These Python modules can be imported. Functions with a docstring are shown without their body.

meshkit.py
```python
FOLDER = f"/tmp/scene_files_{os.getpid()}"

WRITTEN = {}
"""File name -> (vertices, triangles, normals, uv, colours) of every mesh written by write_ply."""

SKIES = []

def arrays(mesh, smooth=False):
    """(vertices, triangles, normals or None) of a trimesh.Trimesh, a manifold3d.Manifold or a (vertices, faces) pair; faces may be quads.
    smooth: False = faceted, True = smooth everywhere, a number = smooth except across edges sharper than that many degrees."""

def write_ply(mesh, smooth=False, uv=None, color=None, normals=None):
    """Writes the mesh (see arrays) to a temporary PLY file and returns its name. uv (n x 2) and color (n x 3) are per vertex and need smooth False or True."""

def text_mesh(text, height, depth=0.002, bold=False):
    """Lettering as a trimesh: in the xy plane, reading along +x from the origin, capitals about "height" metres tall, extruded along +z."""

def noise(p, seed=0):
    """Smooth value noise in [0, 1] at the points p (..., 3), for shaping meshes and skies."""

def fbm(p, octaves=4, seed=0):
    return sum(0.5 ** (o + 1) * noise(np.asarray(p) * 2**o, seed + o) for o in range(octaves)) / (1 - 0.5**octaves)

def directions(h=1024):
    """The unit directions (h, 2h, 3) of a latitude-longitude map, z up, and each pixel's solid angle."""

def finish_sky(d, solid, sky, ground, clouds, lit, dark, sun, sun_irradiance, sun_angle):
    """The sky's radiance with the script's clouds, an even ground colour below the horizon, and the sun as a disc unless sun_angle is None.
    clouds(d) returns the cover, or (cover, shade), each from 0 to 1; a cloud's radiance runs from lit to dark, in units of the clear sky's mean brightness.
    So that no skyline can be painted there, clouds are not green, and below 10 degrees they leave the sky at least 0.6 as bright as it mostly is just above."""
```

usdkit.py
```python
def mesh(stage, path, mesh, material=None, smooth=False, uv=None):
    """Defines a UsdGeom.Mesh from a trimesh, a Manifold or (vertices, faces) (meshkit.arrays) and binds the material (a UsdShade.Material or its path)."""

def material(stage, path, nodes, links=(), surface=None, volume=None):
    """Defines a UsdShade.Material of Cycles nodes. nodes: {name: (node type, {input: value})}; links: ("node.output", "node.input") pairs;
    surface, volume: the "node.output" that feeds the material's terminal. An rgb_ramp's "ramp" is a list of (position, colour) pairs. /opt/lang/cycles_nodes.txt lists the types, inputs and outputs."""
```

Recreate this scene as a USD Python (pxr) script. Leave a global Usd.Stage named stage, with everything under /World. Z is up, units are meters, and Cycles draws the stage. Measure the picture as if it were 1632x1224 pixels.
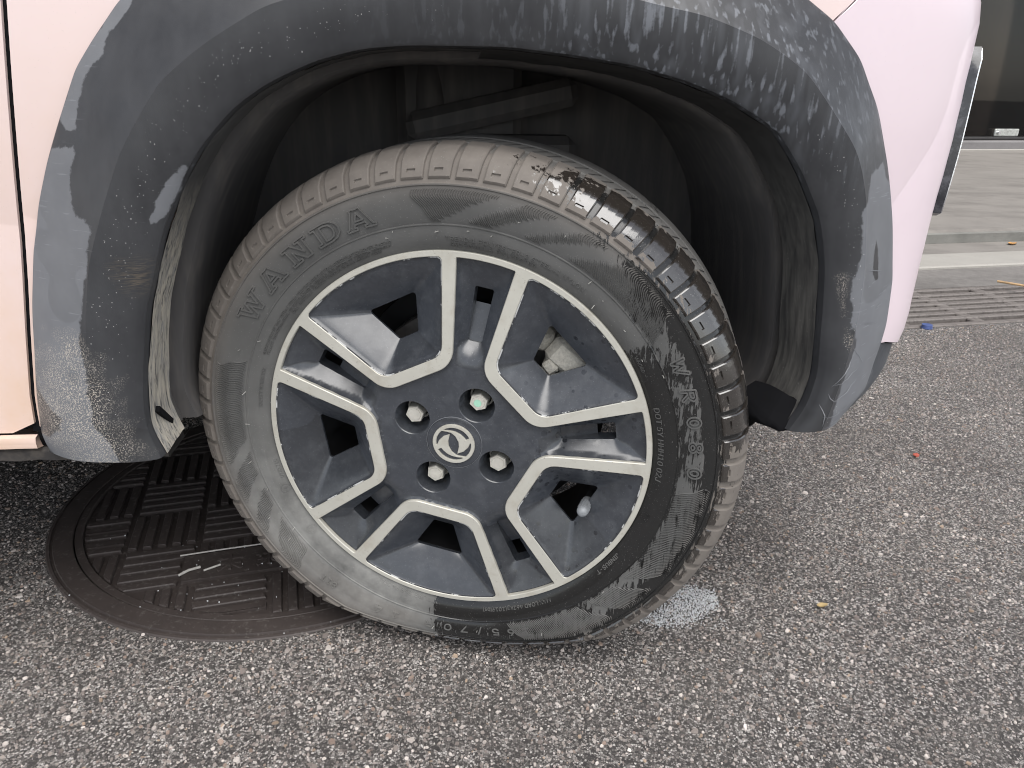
import math
import numpy as np, trimesh, usdkit, meshkit
from shapely.geometry import Polygon, LineString, Point, box, MultiPolygon
from shapely import affinity, contains_xy
from shapely.ops import unary_union
from scipy.spatial import Delaunay, cKDTree
from pxr import Usd, UsdGeom, UsdLux, UsdShade, Gf, Sdf, Vt

stage = Usd.Stage.CreateInMemory()
UsdGeom.Xform.Define(stage, '/World'); UsdGeom.Scope.Define(stage, '/World/Looks')
T = Sdf.ValueTypeNames

# ------------------------------------------------------------------ camera, sky, sun, exposure
EXPOSURE = 1.25
SKY_STRENGTH = 0.10
SUN_INTENSITY = 0.40
SUN_ANGLE = 55.0
SUN_DIR = np.array([0.18, -0.50, 1.0]); SUN_DIR /= np.linalg.norm(SUN_DIR)
CAM = np.array([0.05998, -0.70889, 0.63485])
RIGHT = np.array([0.99985, 0.01745, 0.0]); LOOK = np.array([0.01618, -0.92704, -0.37461])
CAM_ROWS = np.array([[0.99985, 0.01745, 0.0], [0.00654, -0.37455, 0.92718], [0.01618, -0.92704, -0.37461]])  # right, forward, up (columns: camera x, image down, depth)
cx, cd, cz = CAM_ROWS[:, 0], CAM_ROWS[:, 1], CAM_ROWS[:, 2]
cam = UsdGeom.Camera.Define(stage, '/World/camera')
cam.CreateHorizontalApertureAttr(36.0); cam.CreateVerticalApertureAttr(27.0); cam.CreateFocalLengthAttr(36.0 * 1200 / 1632)
cam.CreateFStopAttr(0.0); cam.CreateFocusDistanceAttr(0.8); cam.CreateClippingRangeAttr(Gf.Vec2f(0.02, 1000)); cam.CreateExposureAttr(EXPOSURE)
m = np.eye(4); m[0, :3] = cx; m[1, :3] = -cd; m[2, :3] = -cz; m[3, :3] = CAM
cam.AddTransformOp().Set(Gf.Matrix4d(*m.ravel().tolist()))

elev, rot = math.asin(SUN_DIR[2]), math.atan2(SUN_DIR[0], SUN_DIR[1])
usdkit.material(stage, '/World/Looks/sky', {
    'sky': ('sky_texture', {'sky_type': 'single_scattering', 'sun_disc': False, 'sun_elevation': elev, 'sun_rotation': rot}),
    'pale': ('hsv', {'saturation': 0.30, 'value': 1.0}),
    'tc': ('texture_coordinate', {}),
    'n': ('noise_texture', {'scale': 2.2, 'detail': 5.0, 'roughness': 0.55}),
    'r': ('rgb_ramp', {'ramp': [(0.3, (0.78, 0.79, 0.82)), (0.7, (1.22, 1.21, 1.19))]}),
    'mul': ('mix', {'mix_type': 'multiply', 'fac': 1.0}),
    'bg': ('background_shader', {'strength': SKY_STRENGTH})},
    [('sky.color', 'pale.color'), ('tc.generated', 'n.vector'), ('n.fac', 'r.fac'), ('pale.color', 'mul.color1'), ('r.color', 'mul.color2'), ('mul.color', 'bg.color')], surface='bg.background')
dome = UsdLux.DomeLight.Define(stage, '/World/sky'); dome.CreateIntensityAttr(1.0)
UsdShade.MaterialBindingAPI.Apply(dome.GetPrim()).Bind(UsdShade.Material.Get(stage, '/World/Looks/sky'))
sun = UsdLux.DistantLight.Define(stage, '/World/sun')
sun.CreateNormalizeAttr(True) if hasattr(sun, 'CreateNormalizeAttr') else None
UsdLux.LightAPI(sun.GetPrim()).CreateNormalizeAttr(True)
sun.CreateIntensityAttr(SUN_INTENSITY); sun.CreateAngleAttr(SUN_ANGLE); sun.CreateColorAttr(Gf.Vec3f(1.0, 0.97, 0.93))
zx = np.cross([0, 0, 1.0], SUN_DIR); zx /= np.linalg.norm(zx); zy = np.cross(SUN_DIR, zx)
m = np.eye(4); m[0, :3] = zx; m[1, :3] = zy; m[2, :3] = SUN_DIR
sun.AddTransformOp().Set(Gf.Matrix4d(*m.ravel().tolist()))

# ------------------------------------------------------------------ helpers
_names = {}
def numbered(parent, name):
    k = _names.get((parent, name), -1) + 1
    _names[(parent, name)] = k
    return f'{parent}/{name}' if k == 0 else f'{parent}/{name}_{k:03d}'
def tag(p, label=None, cat=None, group=None, kind=None):
    p = p.GetPrim()
    for k, v in (('label', label), ('category', cat), ('group', group), ('kind', kind)):
        if v: p.SetCustomDataByKey(k, v)
    return p
def path_of(p): return p if isinstance(p, str) else str(p.GetPath())
def thing(name, label=None, cat=None, loc=(0, 0, 0), rotz=0.0, group=None, kind=None, parent='/World'):
    x = UsdGeom.Xform.Define(stage, numbered(path_of(parent), name))
    if any(loc): x.AddTranslateOp().Set(Gf.Vec3d(*map(float, loc)))
    if rotz: x.AddRotateZOp().Set(float(rotz))
    return tag(x, label, cat, group, kind)
def obj(name, mesh, mat, parent='/World', smooth=30, prim=None, kind=None, label=None, cat=None, group=None):
    """ONE mesh prim; prim = {primvar: function of the final points}."""
    mm = usdkit.mesh(stage, numbered(path_of(parent), name), mesh, MAT[mat], smooth)
    if prim:
        p = np.array(mm.GetPointsAttr().Get())
        for k, fn in prim.items():
            val = np.asarray(fn(p), np.float32)
            if val.ndim == 1: UsdGeom.PrimvarsAPI(mm).CreatePrimvar(k, T.FloatArray, 'vertex').Set(Vt.FloatArray.FromNumpy(val))
            else: UsdGeom.PrimvarsAPI(mm).CreatePrimvar(k, T.Color3fArray, 'vertex').Set(Vt.Vec3fArray.FromNumpy(val))
    return tag(mm, label, cat, group, kind)
def grid_faces(nr, nc, closed=False):
    i = np.arange(nr - 1)[:, None] * nc; j = np.arange(nc if closed else nc - 1)[None, :]; j2 = (j + 1) % nc
    a, b, c, d = i + j, i + j2, i + nc + j2, i + nc + j
    return np.stack(np.broadcast_arrays(a, b, c, d), -1).reshape(-1, 4)
def tri(f): f = np.asarray(f); return np.vstack([f[:, [0, 1, 2]], f[:, [0, 2, 3]]]) if f.shape[1] == 4 else f
def loft(rows, closed=False, flip=False):
    rows = np.asarray(rows, float); nr, nc = rows.shape[:2]
    f = tri(grid_faces(nr, nc, closed)); f = f[:, ::-1] if flip else f
    return trimesh.Trimesh(rows.reshape(-1, 3), f, process=False)
def cat(ms): return trimesh.util.concatenate([x if isinstance(x, trimesh.Trimesh) else trimesh.Trimesh(*x, process=False) for x in ms])
def tbox(size, at=(0, 0, 0), rotz=0):
    b = trimesh.creation.box(size); b.apply_translation(at)
    if rotz: b.apply_transform(trimesh.transformations.rotation_matrix(math.radians(rotz), [0, 0, 1]))
    return b
def cbox(size, c=0.003):
    """box with chamfered vertical and top edges (hull)."""
    x, y, z = np.array(size) / 2
    pts = [(sx * (x - c * a), sy * (y - c * b), sz * (z - c * d)) for sx in (-1, 1) for sy in (-1, 1) for sz in (-1, 1) for a, b, d in ((1, 1, 0), (1, 0, 1), (0, 1, 1))]
    return trimesh.convex.convex_hull(np.array(pts))
def ring_pts(poly_or_coords, n=None, step=None):
    c = np.asarray(poly_or_coords.coords if hasattr(poly_or_coords, 'coords') else poly_or_coords, float)
    if np.allclose(c[0], c[-1]): c = c[:-1]
    cc = np.vstack([c, c[:1]]); L = np.r_[0, np.cumsum(np.linalg.norm(np.diff(cc, axis=0), axis=1))]
    n = n or max(8, int(L[-1] / step)); s = np.linspace(0, L[-1], n, endpoint=False)
    return np.c_[np.interp(s, L, cc[:, 0]), np.interp(s, L, cc[:, 1])]
def resample(c, n):
    c = np.asarray(c, float); L = np.r_[0, np.cumsum(np.linalg.norm(np.diff(c, axis=0), axis=1))]; s = np.linspace(0, L[-1], n)
    return np.stack([np.interp(s, L, c[:, k]) for k in range(c.shape[1])], 1)
def smooth_curve(c, n, sigma=2.0):
    from scipy.ndimage import gaussian_filter1d
    p = resample(c, n); q = gaussian_filter1d(p, sigma, axis=0, mode='nearest'); q[0], q[-1] = p[0], p[-1]
    return q
def polys(g): return [x for x in (g.geoms if hasattr(g, 'geoms') else [g]) if not x.is_empty and x.geom_type == 'Polygon']
def extrude(poly, h):
    return cat([trimesh.creation.extrude_polygon(g, h, engine='earcut') for g in polys(poly)])
def fill(poly, step, seed=0, extra=None):
    """points + triangles of a polygon with interior points (Delaunay), for curved sheets."""
    b = [ring_pts(r, step=step) for g in polys(poly) for r in (g.exterior, *g.interiors)]
    x0, y0, x1, y1 = poly.bounds
    gx, gy = np.meshgrid(np.arange(x0, x1, step), np.arange(y0, y1, step * .87)); gx = gx + (np.arange(gx.shape[0]) % 2)[:, None] * step / 2
    g = np.c_[gx.ravel(), gy.ravel()]; inner = poly.buffer(-step * .45); g = g[contains_xy(inner, g[:, 0], g[:, 1])]
    p = np.vstack(b + [g] + ([extra] if extra is not None else []))
    t = Delaunay(p).simplices; c = p[t].mean(1); t = t[contains_xy(poly.buffer(step * .02), c[:, 0], c[:, 1])]
    a = p[t]; area = np.cross(a[:, 1] - a[:, 0], a[:, 2] - a[:, 0]); t[area < 0] = t[area < 0][:, ::-1]; t = t[np.abs(area) > 1e-10]
    return p, t, b
def inside(poly_pts):
    g = poly_pts if hasattr(poly_pts, 'geom_type') else Polygon(poly_pts)
    def f(x, y, soft=0.004):
        x = np.asarray(x); out = np.zeros(len(x))
        from shapely import points, distance
        pt = points(np.c_[x, y]); ins = contains_xy(g, x, y); dd = distance(g.boundary, pt); sd = np.where(ins, dd, -dd)
        return np.clip(sd / soft * .5 + .5, 0, 1)
    return f
fbm = meshkit.fbm
rng = np.random.default_rng(11)

# ------------------------------------------------------------------ materials
MAT = {}
def mat(name, nodes, links=(), surface='p.BSDF'):
    MAT[name] = usdkit.material(stage, f'/World/Looks/{name}', nodes, links, surface=surface)
def simple(name, color, rough=0.5, metal=0.0, var=0.25, scale=40, bump=0.1, coat=0.0, spec=0.5, dirt=None, dirt_amt=0.5, dirt_scale=9.0):
    c = np.array(color)
    n = {'g': ('geometry', {}), 'n': ('noise_texture', {'scale': scale, 'detail': 6.0, 'roughness': .6}),
         'r': ('rgb_ramp', {'ramp': [(.25, tuple(c * (1 - var))), (.75, tuple(np.minimum(c * (1 + var), .95)))]}),
         'n2': ('noise_texture', {'scale': scale * 9, 'detail': 3.0}), 'b': ('bump', {'strength': bump, 'distance': .002}),
         'rr': ('map_range', {'from_min': .3, 'from_max': .7, 'to_min': max(rough - .08, .02), 'to_max': min(rough + .1, 1)}),
         'p': ('principled_bsdf', {'metallic': metal, 'coat_weight': coat, 'specular_ior_level': spec})}
    l = [('g.position', 'n.vector'), ('n.fac', 'r.fac'), ('g.position', 'n2.vector'), ('n2.fac', 'b.height'), ('b.normal', 'p.normal'), ('n.fac', 'rr.value'), ('rr.result', 'p.roughness')]
    if dirt is None: l.append(('r.color', 'p.base_color'))
    else:
        n['dn'] = ('noise_texture', {'scale': dirt_scale, 'detail': 8.0, 'roughness': .68})
        n['dr'] = ('map_range', {'from_min': .47, 'from_max': .66, 'to_min': 0.0, 'to_max': dirt_amt, 'clamp': True})
        n['dm'] = ('mix', {'color2': dirt})
        l += [('g.position', 'dn.vector'), ('dn.fac', 'dr.value'), ('dr.result', 'dm.fac'), ('r.color', 'dm.color1'), ('dm.color', 'p.base_color')]
    mat(name, n, l)

class G:
    """little node-graph builder"""
    def __init__(s): s.n, s.l, s.k = {}, [], 0
    def add(s, kind, outsock, _links=None, **inp):
        s.k += 1; nm = f'{kind[:3]}{s.k}'; v = {}
        for a, b in inp.items():
            if isinstance(b, str) and b.startswith('@'): s.l.append((b[1:], f'{nm}.{a}'))
            else: v[a] = b
        s.n[nm] = (kind, v); return f'@{nm}.{outsock}'
    def pos(s, scale=(1, 1, 1), rot=(0, 0, 0)):
        if not hasattr(s, '_p'): s._p = s.add('geometry', 'position')
        return s._p if scale == (1, 1, 1) and rot == (0, 0, 0) else s.add('mapping', 'vector', vector=s._p, scale=scale, rotation=rot)
    def noise(s, scale, detail=5.0, rough=.6, vec=None, dist=0.0): return s.add('noise_texture', 'fac', vector=vec or s.pos(), scale=scale, detail=detail, roughness=rough, distortion=dist)
    def rng(s, v, a, b, c=0.0, d=1.0): return s.add('map_range', 'result', value=v, from_min=a, from_max=b, to_min=c, to_max=d, clamp=True)
    def math(s, op, a, b=0.5): return s.add('math', 'value', math_type=op, value1=a, value2=b)
    def attr(s, nm, sock='fac'): return s.add('attribute', sock, attribute=nm)
    def mix(s, f, a, b, t='mix'): return s.add('mix', 'color', fac=f, color1=a, color2=b, mix_type=t)
    def bump(s, h, strength=.3, dist=.002, normal=None):
        return s.add('bump', 'normal', height=h, strength=strength, distance=dist, **({'normal': normal} if normal else {}))
    def done(s, name, **inp):
        o = s.add('principled_bsdf', 'BSDF', **inp); mat(name, s.n, s.l, o[1:])

# black arch plastic: dry haze, wet darks, vertical run marks, sand
g = G()
edge = g.noise(48, 8, .72)
dry = g.attr('dry'); dryn = g.rng(g.math('add', dry, g.math('multiply', g.math('subtract', edge, .5), .8)), .46, .54)
vn = g.noise(1.0, 1, .4, vec=g.pos((240, 240, 5))); streak = g.math('multiply', g.rng(g.math('add', vn, g.math('multiply', g.math('subtract', g.math('add', g.math('multiply', g.noise(1.0, 3, .6, vec=g.pos((60, 60, 20))), .75), g.math('multiply', g.noise(450, 3), .25)), .5), .75)), .57, .72), g.attr('streak'))
vn2 = g.noise(1.0, 2, .5, vec=g.pos((75, 75, 7))); faint = g.math('multiply', g.rng(vn2, .5, .8, 0, .3), g.attr('streak'))
base = g.mix(g.rng(g.math('add', g.math('multiply', g.noise(14, 6, .65), .6), g.math('multiply', g.noise(1.0, 3, .5, vec=g.pos((60, 60, 9))), .4)), .30, .70), (.0195, .0198, .0215), (.041, .0415, .044))
dryc = g.mix(g.noise(26, 6), (.096, .099, .107), (.150, .154, .163))
col = g.mix(dryn, base, dryc)
col = g.mix(g.math('maximum', g.math('multiply', streak, .62), faint), col, (.19, .20, .22))
scratch = g.rng(g.noise(1.0, 3, .5, vec=g.pos((30, 30, 420), (0.3, .5, 0))), .66, .70, 0, .35)
col = g.mix(g.math('multiply', scratch, g.attr('dry')), col, (.25, .26, .28))
sandn = g.noise(900, 2, .5); sand = g.math('multiply', g.rng(sandn, .53, .60), g.rng(g.math('add', g.attr('dust'), g.math('multiply', g.math('subtract', g.noise(45, 4), .5), 1.3)), .35, .9))
col = g.mix(sand, col, (.40, .36, .31))
spk = g.add('voronoi_texture', 'distance', vector=g.pos(), scale=300.0, feature='f1', randomness=1.0)
spm = g.math('multiply', g.rng(g.math('add', spk, g.math('multiply', g.noise(400, 2), .12)), .13, .19, 1.0, 0.0), g.rng(g.math('add', g.attr('speck'), g.math('multiply', g.math('subtract', g.noise(60, 3), .5), 1.6)), .55, .8))
col = g.mix(spm, col, (.55, .54, .52))
col = g.mix(g.math('multiply', g.attr('rust'), g.rng(g.noise(1.0, 4, .6, vec=g.pos((90, 90, 900))), .46, .66)), col, (.15, .12, .085))
rough = g.add('mix_float', 'result', fac=dryn, a=g.rng(g.noise(22, 5), .3, .7, .30, .48), b=.62)
fine = g.noise(1400, 2)
g.done('arch_plastic', base_color=col, roughness=rough, normal=g.bump(fine, .12, .0006), specular_ior_level=.45)

# bare liner plastic with dried mud streaks
g = G()
v = g.noise(1.0, 5, .6, vec=g.pos((55, 55, 7)))
col = g.mix(g.rng(v, .45, .75, 0, .5), (.066, .062, .061), (.15, .135, .118))
g.done('liner_plastic', base_color=col, roughness=.72, normal=g.bump(g.noise(300, 4), .25, .001))
g = G()
v = g.noise(1.0, 6, .7, vec=g.pos((170, 170, 20)), dist=.4); mudm = g.rng(v, .30, .6)
col = g.mix(mudm, (.15, .155, .165), (.44, .40, .33)); col = g.mix(g.rng(g.noise(1.0, 4, vec=g.pos((260, 260, 26))), .54, .64), col, (.075, .074, .073))
col = g.mix(g.attr('mud_tone'), (.035, .034, .033), col)
g.done('muddy_flange', base_color=col, roughness=.68, normal=g.bump(v, .3, .0012))
g = G()
v = g.noise(1.0, 6, .65, vec=g.pos((120, 120, 14)))
col = g.mix(g.rng(v, .35, .7), (.045, .043, .041), (.150, .142, .128))
col = g.mix(g.rng(g.noise(260, 3), .66, .72, 0, .6), col, (.24, .23, .21))
col = g.mix(g.attr('mud_tone'), (.026, .025, .024), col)
g.done('grey_flange', base_color=col, roughness=.5, normal=g.bump(v, .2, .001))

def paint(name, a, dust_reflc, amt):
    g = G()
    col = g.mix(g.noise(7, 4), tuple(np.array(a) * .965), tuple(np.minimum(np.array(a) * 1.03, .9)))
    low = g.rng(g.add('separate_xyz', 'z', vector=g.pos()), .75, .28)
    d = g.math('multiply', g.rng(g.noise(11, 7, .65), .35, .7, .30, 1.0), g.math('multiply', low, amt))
    col = g.mix(d, col, dust_reflc)  # low tint: dust on the bumper, a painted warm reflection on the door
    fl = g.rng(g.noise(700, 2), .69, .73, 0, .35); col = g.mix(fl, col, (.45, .38, .33))
    g.done(name, base_color=col, roughness=g.rng(g.noise(14, 5), .3, .7, .3, .46), coat_weight=.35, coat_roughness=.12, normal=g.bump(g.noise(9, 2), .02, .004))
paint('pink_paint', (.63, .51, .487), (.58, .41, .30), 1.0)  # second colour paints a warm peach reflection low on the door
paint('pink_bumper', (.60, .50, .53), (.52, .45, .42), .25)
simple('lower_plastic', (.040, .043, .048), .48, var=.3, scale=20, dirt=(.20, .205, .215), dirt_amt=.6, dirt_scale=16)
simple('gap_black', (.006, .006, .007), .9, spec=.12)
simple('underbody', (.028, .025, .024), .8, dirt=(.10, .085, .07), dirt_amt=.7, dirt_scale=22)
simple('gloss_black', (.012, .012, .015), .22, coat=.3, dirt=(.18, .18, .20), dirt_amt=.3, dirt_scale=60)
simple('chrome', (.75, .75, .76), .18, metal=1.0, var=.1)
simple('shell_dark', (.012, .012, .013), .9)
simple('glass_dark', (.02, .022, .024), .06)

# wheel cover plastic: blue grey, dusty film, dark rain spots
g = G()
col = g.mix(g.noise(30, 6), (.021, .0232, .0275), (.036, .0392, .0455))
film = g.rng(g.noise(55, 7, .7), .48, .76, 0, .22); col = g.mix(film, col, (.150, .158, .168))
spots = g.add('voronoi_texture', 'distance', vector=g.pos(), scale=95.0, feature='f1')
wetp = g.math('multiply', g.rng(g.math('subtract', spots, g.math('multiply', g.noise(40, 4), .5)), -.02, .03, 1, 0), g.rng(g.math('add', g.attr('wet'), g.math('multiply', g.math('subtract', g.noise(22, 4), .5), 1.4)), .5, .75))
col = g.mix(wetp, col, (.014, .015, .018))
fl = g.rng(g.noise(1100, 2), .68, .73, 0, .5); col = g.mix(fl, col, (.34, .35, .36))
sc = g.rng(g.noise(1.0, 4, .6, vec=g.pos((60, 300, 900), (.2, .4, .6))), .70, .74, 0, .25); col = g.mix(sc, col, (.3, .31, .32))
rg = g.add('mix_float', 'result', fac=wetp, a=g.rng(g.noise(50, 5), .3, .7, .20, .34), b=.06)
g.done('cover_plastic', base_color=col, roughness=rg, normal=g.bump(g.noise(1500, 2), .05, .0005), specular_ior_level=.75)
g = G()
col = g.mix(g.noise(35, 6), (.40, .385, .335), (.49, .475, .42))
col = g.mix(g.rng(g.noise(28, 8, .7), .52, .72, 0, .65), col, (.32, .285, .225))
col = g.mix(g.rng(g.noise(420, 3), .66, .7, 0, .7), col, (.24, .22, .19))
g.done('silver_paint', base_color=col, roughness=g.rng(g.noise(60, 4), .3, .7, .36, .52), metallic=.25, normal=g.bump(g.noise(500, 3), .08, .0006))
g = G()
col = g.mix(g.rng(g.noise(48, 6, .7), .53, .57), (.022, .023, .026), (.42, .42, .41))
g.done('chipped_edge', base_color=col, roughness=.5)
simple('scratch_pale', (.17, .175, .185), .6)
simple('edge_line', (.16, .165, .175), .5, var=.3, scale=200)
simple('bolt_silver', (.58, .555, .49), .42, metal=.35, var=.15, scale=120)
simple('green_paint_mark', (.32, .56, .42), .6)
simple('valve_grey', (.22, .23, .24), .5, var=.2, scale=200)
simple('steel_dark', (.018, .018, .019), .6, metal=.2)
simple('disc_steel', (.16, .15, .14), .4, metal=.8)
simple('caliper_grey', (.42, .40, .35), .55, metal=.3, var=.3, scale=300, bump=.5)

# tyre rubber: dry dust, wet dark
def rubber(name, dry_a, dry_b, wet, tall, film=.4):
    g = G()
    dcol = g.mix(g.noise(24, 7, .65), dry_a, dry_b)
    dcol = g.mix(g.rng(g.noise(9, 4), .4, .65, 0, .5), dcol, tuple(np.array(dry_a) * .7))
    dcol = g.mix(g.math('multiply', g.attr('pale'), g.rng(g.noise(20, 7, .65), .32, .62)), dcol, (.225, .222, .208))
    dcol = g.mix(g.attr('mud_tone'), dcol, g.mix(g.noise(60, 6), (.098, .085, .075), (.178, .158, .138)))
    run = g.noise(1.0, 6, .68, vec=g.pos(tall)); run2 = g.noise(38, 6, .6)
    w = g.rng(g.math('add', g.attr('wet'), g.math('add', g.math('multiply', g.math('subtract', run, .5), 1.5), g.math('multiply', g.math('subtract', run2, .5), 1.1))), .47, .53)
    col = g.mix(w, dcol, wet)
    col = g.mix(g.rng(g.noise(900, 2), .69, .73, 0, .5), col, (.36, .35, .33))
    rg = g.add('mix_float', 'result', fac=w, a=.74, b=g.rng(g.noise(80, 4), .3, .7, .07, .20))
    g.done(name, base_color=col, roughness=rg, coat_weight=g.math('multiply', w, film), coat_roughness=.05, coat_ior=1.33 if film < .5 else 1.45, normal=g.bump(g.noise(700, 3), .14, .0006), specular_ior_level=g.add('mix_float', 'result', fac=w, a=.4, b=.42 if film < .5 else .85))
rubber('tyre_rubber', (.070, .069, .066), (.118, .116, .111), (.010, .0098, .0095), (380, 380, 40))
rubber('tread_rubber', (.074, .066, .059), (.138, .121, .106), (.0145, .0120, .0100), (150, 150, 40), 1.0)
simple('pale_rubber', (.30, .29, .27), .6)  # own pale colour of the moulding hairs

# ground
g = G()
vor = g.add('voronoi_texture', 'color', vector=g.pos(), scale=430.0, feature='f1')
vs = g.add('separate_color', 'r', color=vor)
vd = g.add('voronoi_texture', 'distance', vector=g.pos(), scale=430.0, feature='distance_to_edge')
stone = g.add('rgb_ramp', 'color', fac=vs, ramp=[(0, (.034, .030, .0285)), (.36, (.092, .083, .077)), (.62, (.20, .182, .168)), (.86, (.37, .347, .325)), (1, (.58, .55, .52))])
col = g.mix(g.rng(vd, .02, .10), (.0145, .013, .0125), stone)
col = g.mix(g.rng(g.noise(2.6, 6), .38, .62, 0, .9), col, g.mix(1.0, col, (.74, .73, .73), 'multiply'))
col = g.mix(g.rng(g.noise(5, 7, .65), .5, .8, 0, .35), col, (.11, .10, .09))
h = g.math('add', g.math('multiply', vs, .6), g.noise(900, 3))
g.done('asphalt', base_color=col, roughness=.74, normal=g.bump(h, .55, .0016))
g = G()
cc = g.attr('chip', 'color'); cc = g.mix(g.rng(g.noise(2.6, 6), .38, .62, 0, .8), cc, g.mix(1.0, cc, (.82, .81, .81), 'multiply')); col = g.mix(g.rng(g.noise(1200, 3), .35, .65, 0, .35), cc, (.08, .075, .07))
g.done('stone_chip', base_color=col, roughness=.6, normal=g.bump(g.noise(1500, 3), .3, .0006))
def concrete(name, a, b, stain, sc=6, amt=.6):
    g = G()
    col = g.mix(g.noise(sc, 8, .65), a, b)
    col = g.mix(g.rng(g.noise(1.0, 7, .65, vec=g.pos((2.2, 7, 7), (0, 0, .9))), .48, .72, 0, amt), col, stain)
    col = g.mix(g.rng(g.noise(220, 3), .55, .75, 0, .4), col, tuple(np.array(a) * .55))
    g.done(name, base_color=col, roughness=.82, normal=g.bump(g.noise(240, 5), .35, .002))
concrete('pavement_concrete', (.165, .15, .135), (.26, .24, .215), (.085, .075, .067))
concrete('riser_concrete', (.14, .14, .125), (.24, .23, .21), (.07, .068, .06), 14, .7)
concrete('pale_kerb', (.28, .265, .24), (.36, .34, .305), (.27, .25, .22), 9, .5)
concrete('rough_mortar', (.11, .10, .092), (.22, .205, .19), (.06, .055, .05), 40, .7)
concrete('sill_stone', (.15, .14, .14), (.22, .21, .205), (.09, .083, .08), 12, .5)
g = G()
col = g.mix(g.noise(26, 7, .65), (.028, .0215, .0195), (.062, .049, .044))
col = g.mix(g.rng(g.noise(160, 4), .56, .7, 0, .6), col, (.12, .108, .098))
g.done('cover_composite', base_color=col, roughness=.62, normal=g.bump(g.noise(350, 4), .3, .001))
g = G()
col = g.mix(g.noise(30, 6), (.10, .086, .078), (.20, .178, .162)); col = g.mix(g.rng(g.noise(90, 5), .5, .7, 0, .7), col, (.06, .05, .046))
g.done('grate_iron', base_color=col, roughness=.65, normal=g.bump(g.noise(300, 4), .4, .0015))
simple('pit_dark', (.01, .0095, .009), .9)
simple('dry_leaf', (.42, .22, .07), .7, var=.3, scale=120)
simple('yellow_leaf', (.38, .28, .13), .7, var=.3, scale=120)
simple('red_plastic', (.40, .09, .06), .6)
simple('blue_plastic', (.07, .10, .24), .5)
simple('straw_tan', (.45, .30, .16), .65)
simple('twig_pale', (.42, .40, .37), .7, var=.25, scale=200)
simple('white_grit', (.50, .51, .515), .8, var=.3, scale=300)
simple('frame_dark', (.03, .028, .027), .4)
simple('brushed_steel', (.50, .51, .48), .35, metal=.7)
simple('interior_wall', (.10, .085, .07), .8); simple('interior_floor', (.07, .06, .055), .6); simple('cardboard', (.22, .16, .10), .8); simple('shelf_wood', (.13, .09, .06), .7); simple('grey_fabric', (.2, .21, .2), .8)
mat('shop_glass', {'t': ('transparent_bsdf', {'color': (.30, .27, .245)}), 'gl': ('glossy_bsdf', {'roughness': .02, 'color': (.9, .9, .9)}), 'f': ('fresnel', {'IOR': 1.45}), 'm': ('mix_closure', {})},
    [('f.fac', 'm.fac'), ('t.BSDF', 'm.closure1'), ('gl.BSDF', 'm.closure2')], surface='m.closure')

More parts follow.
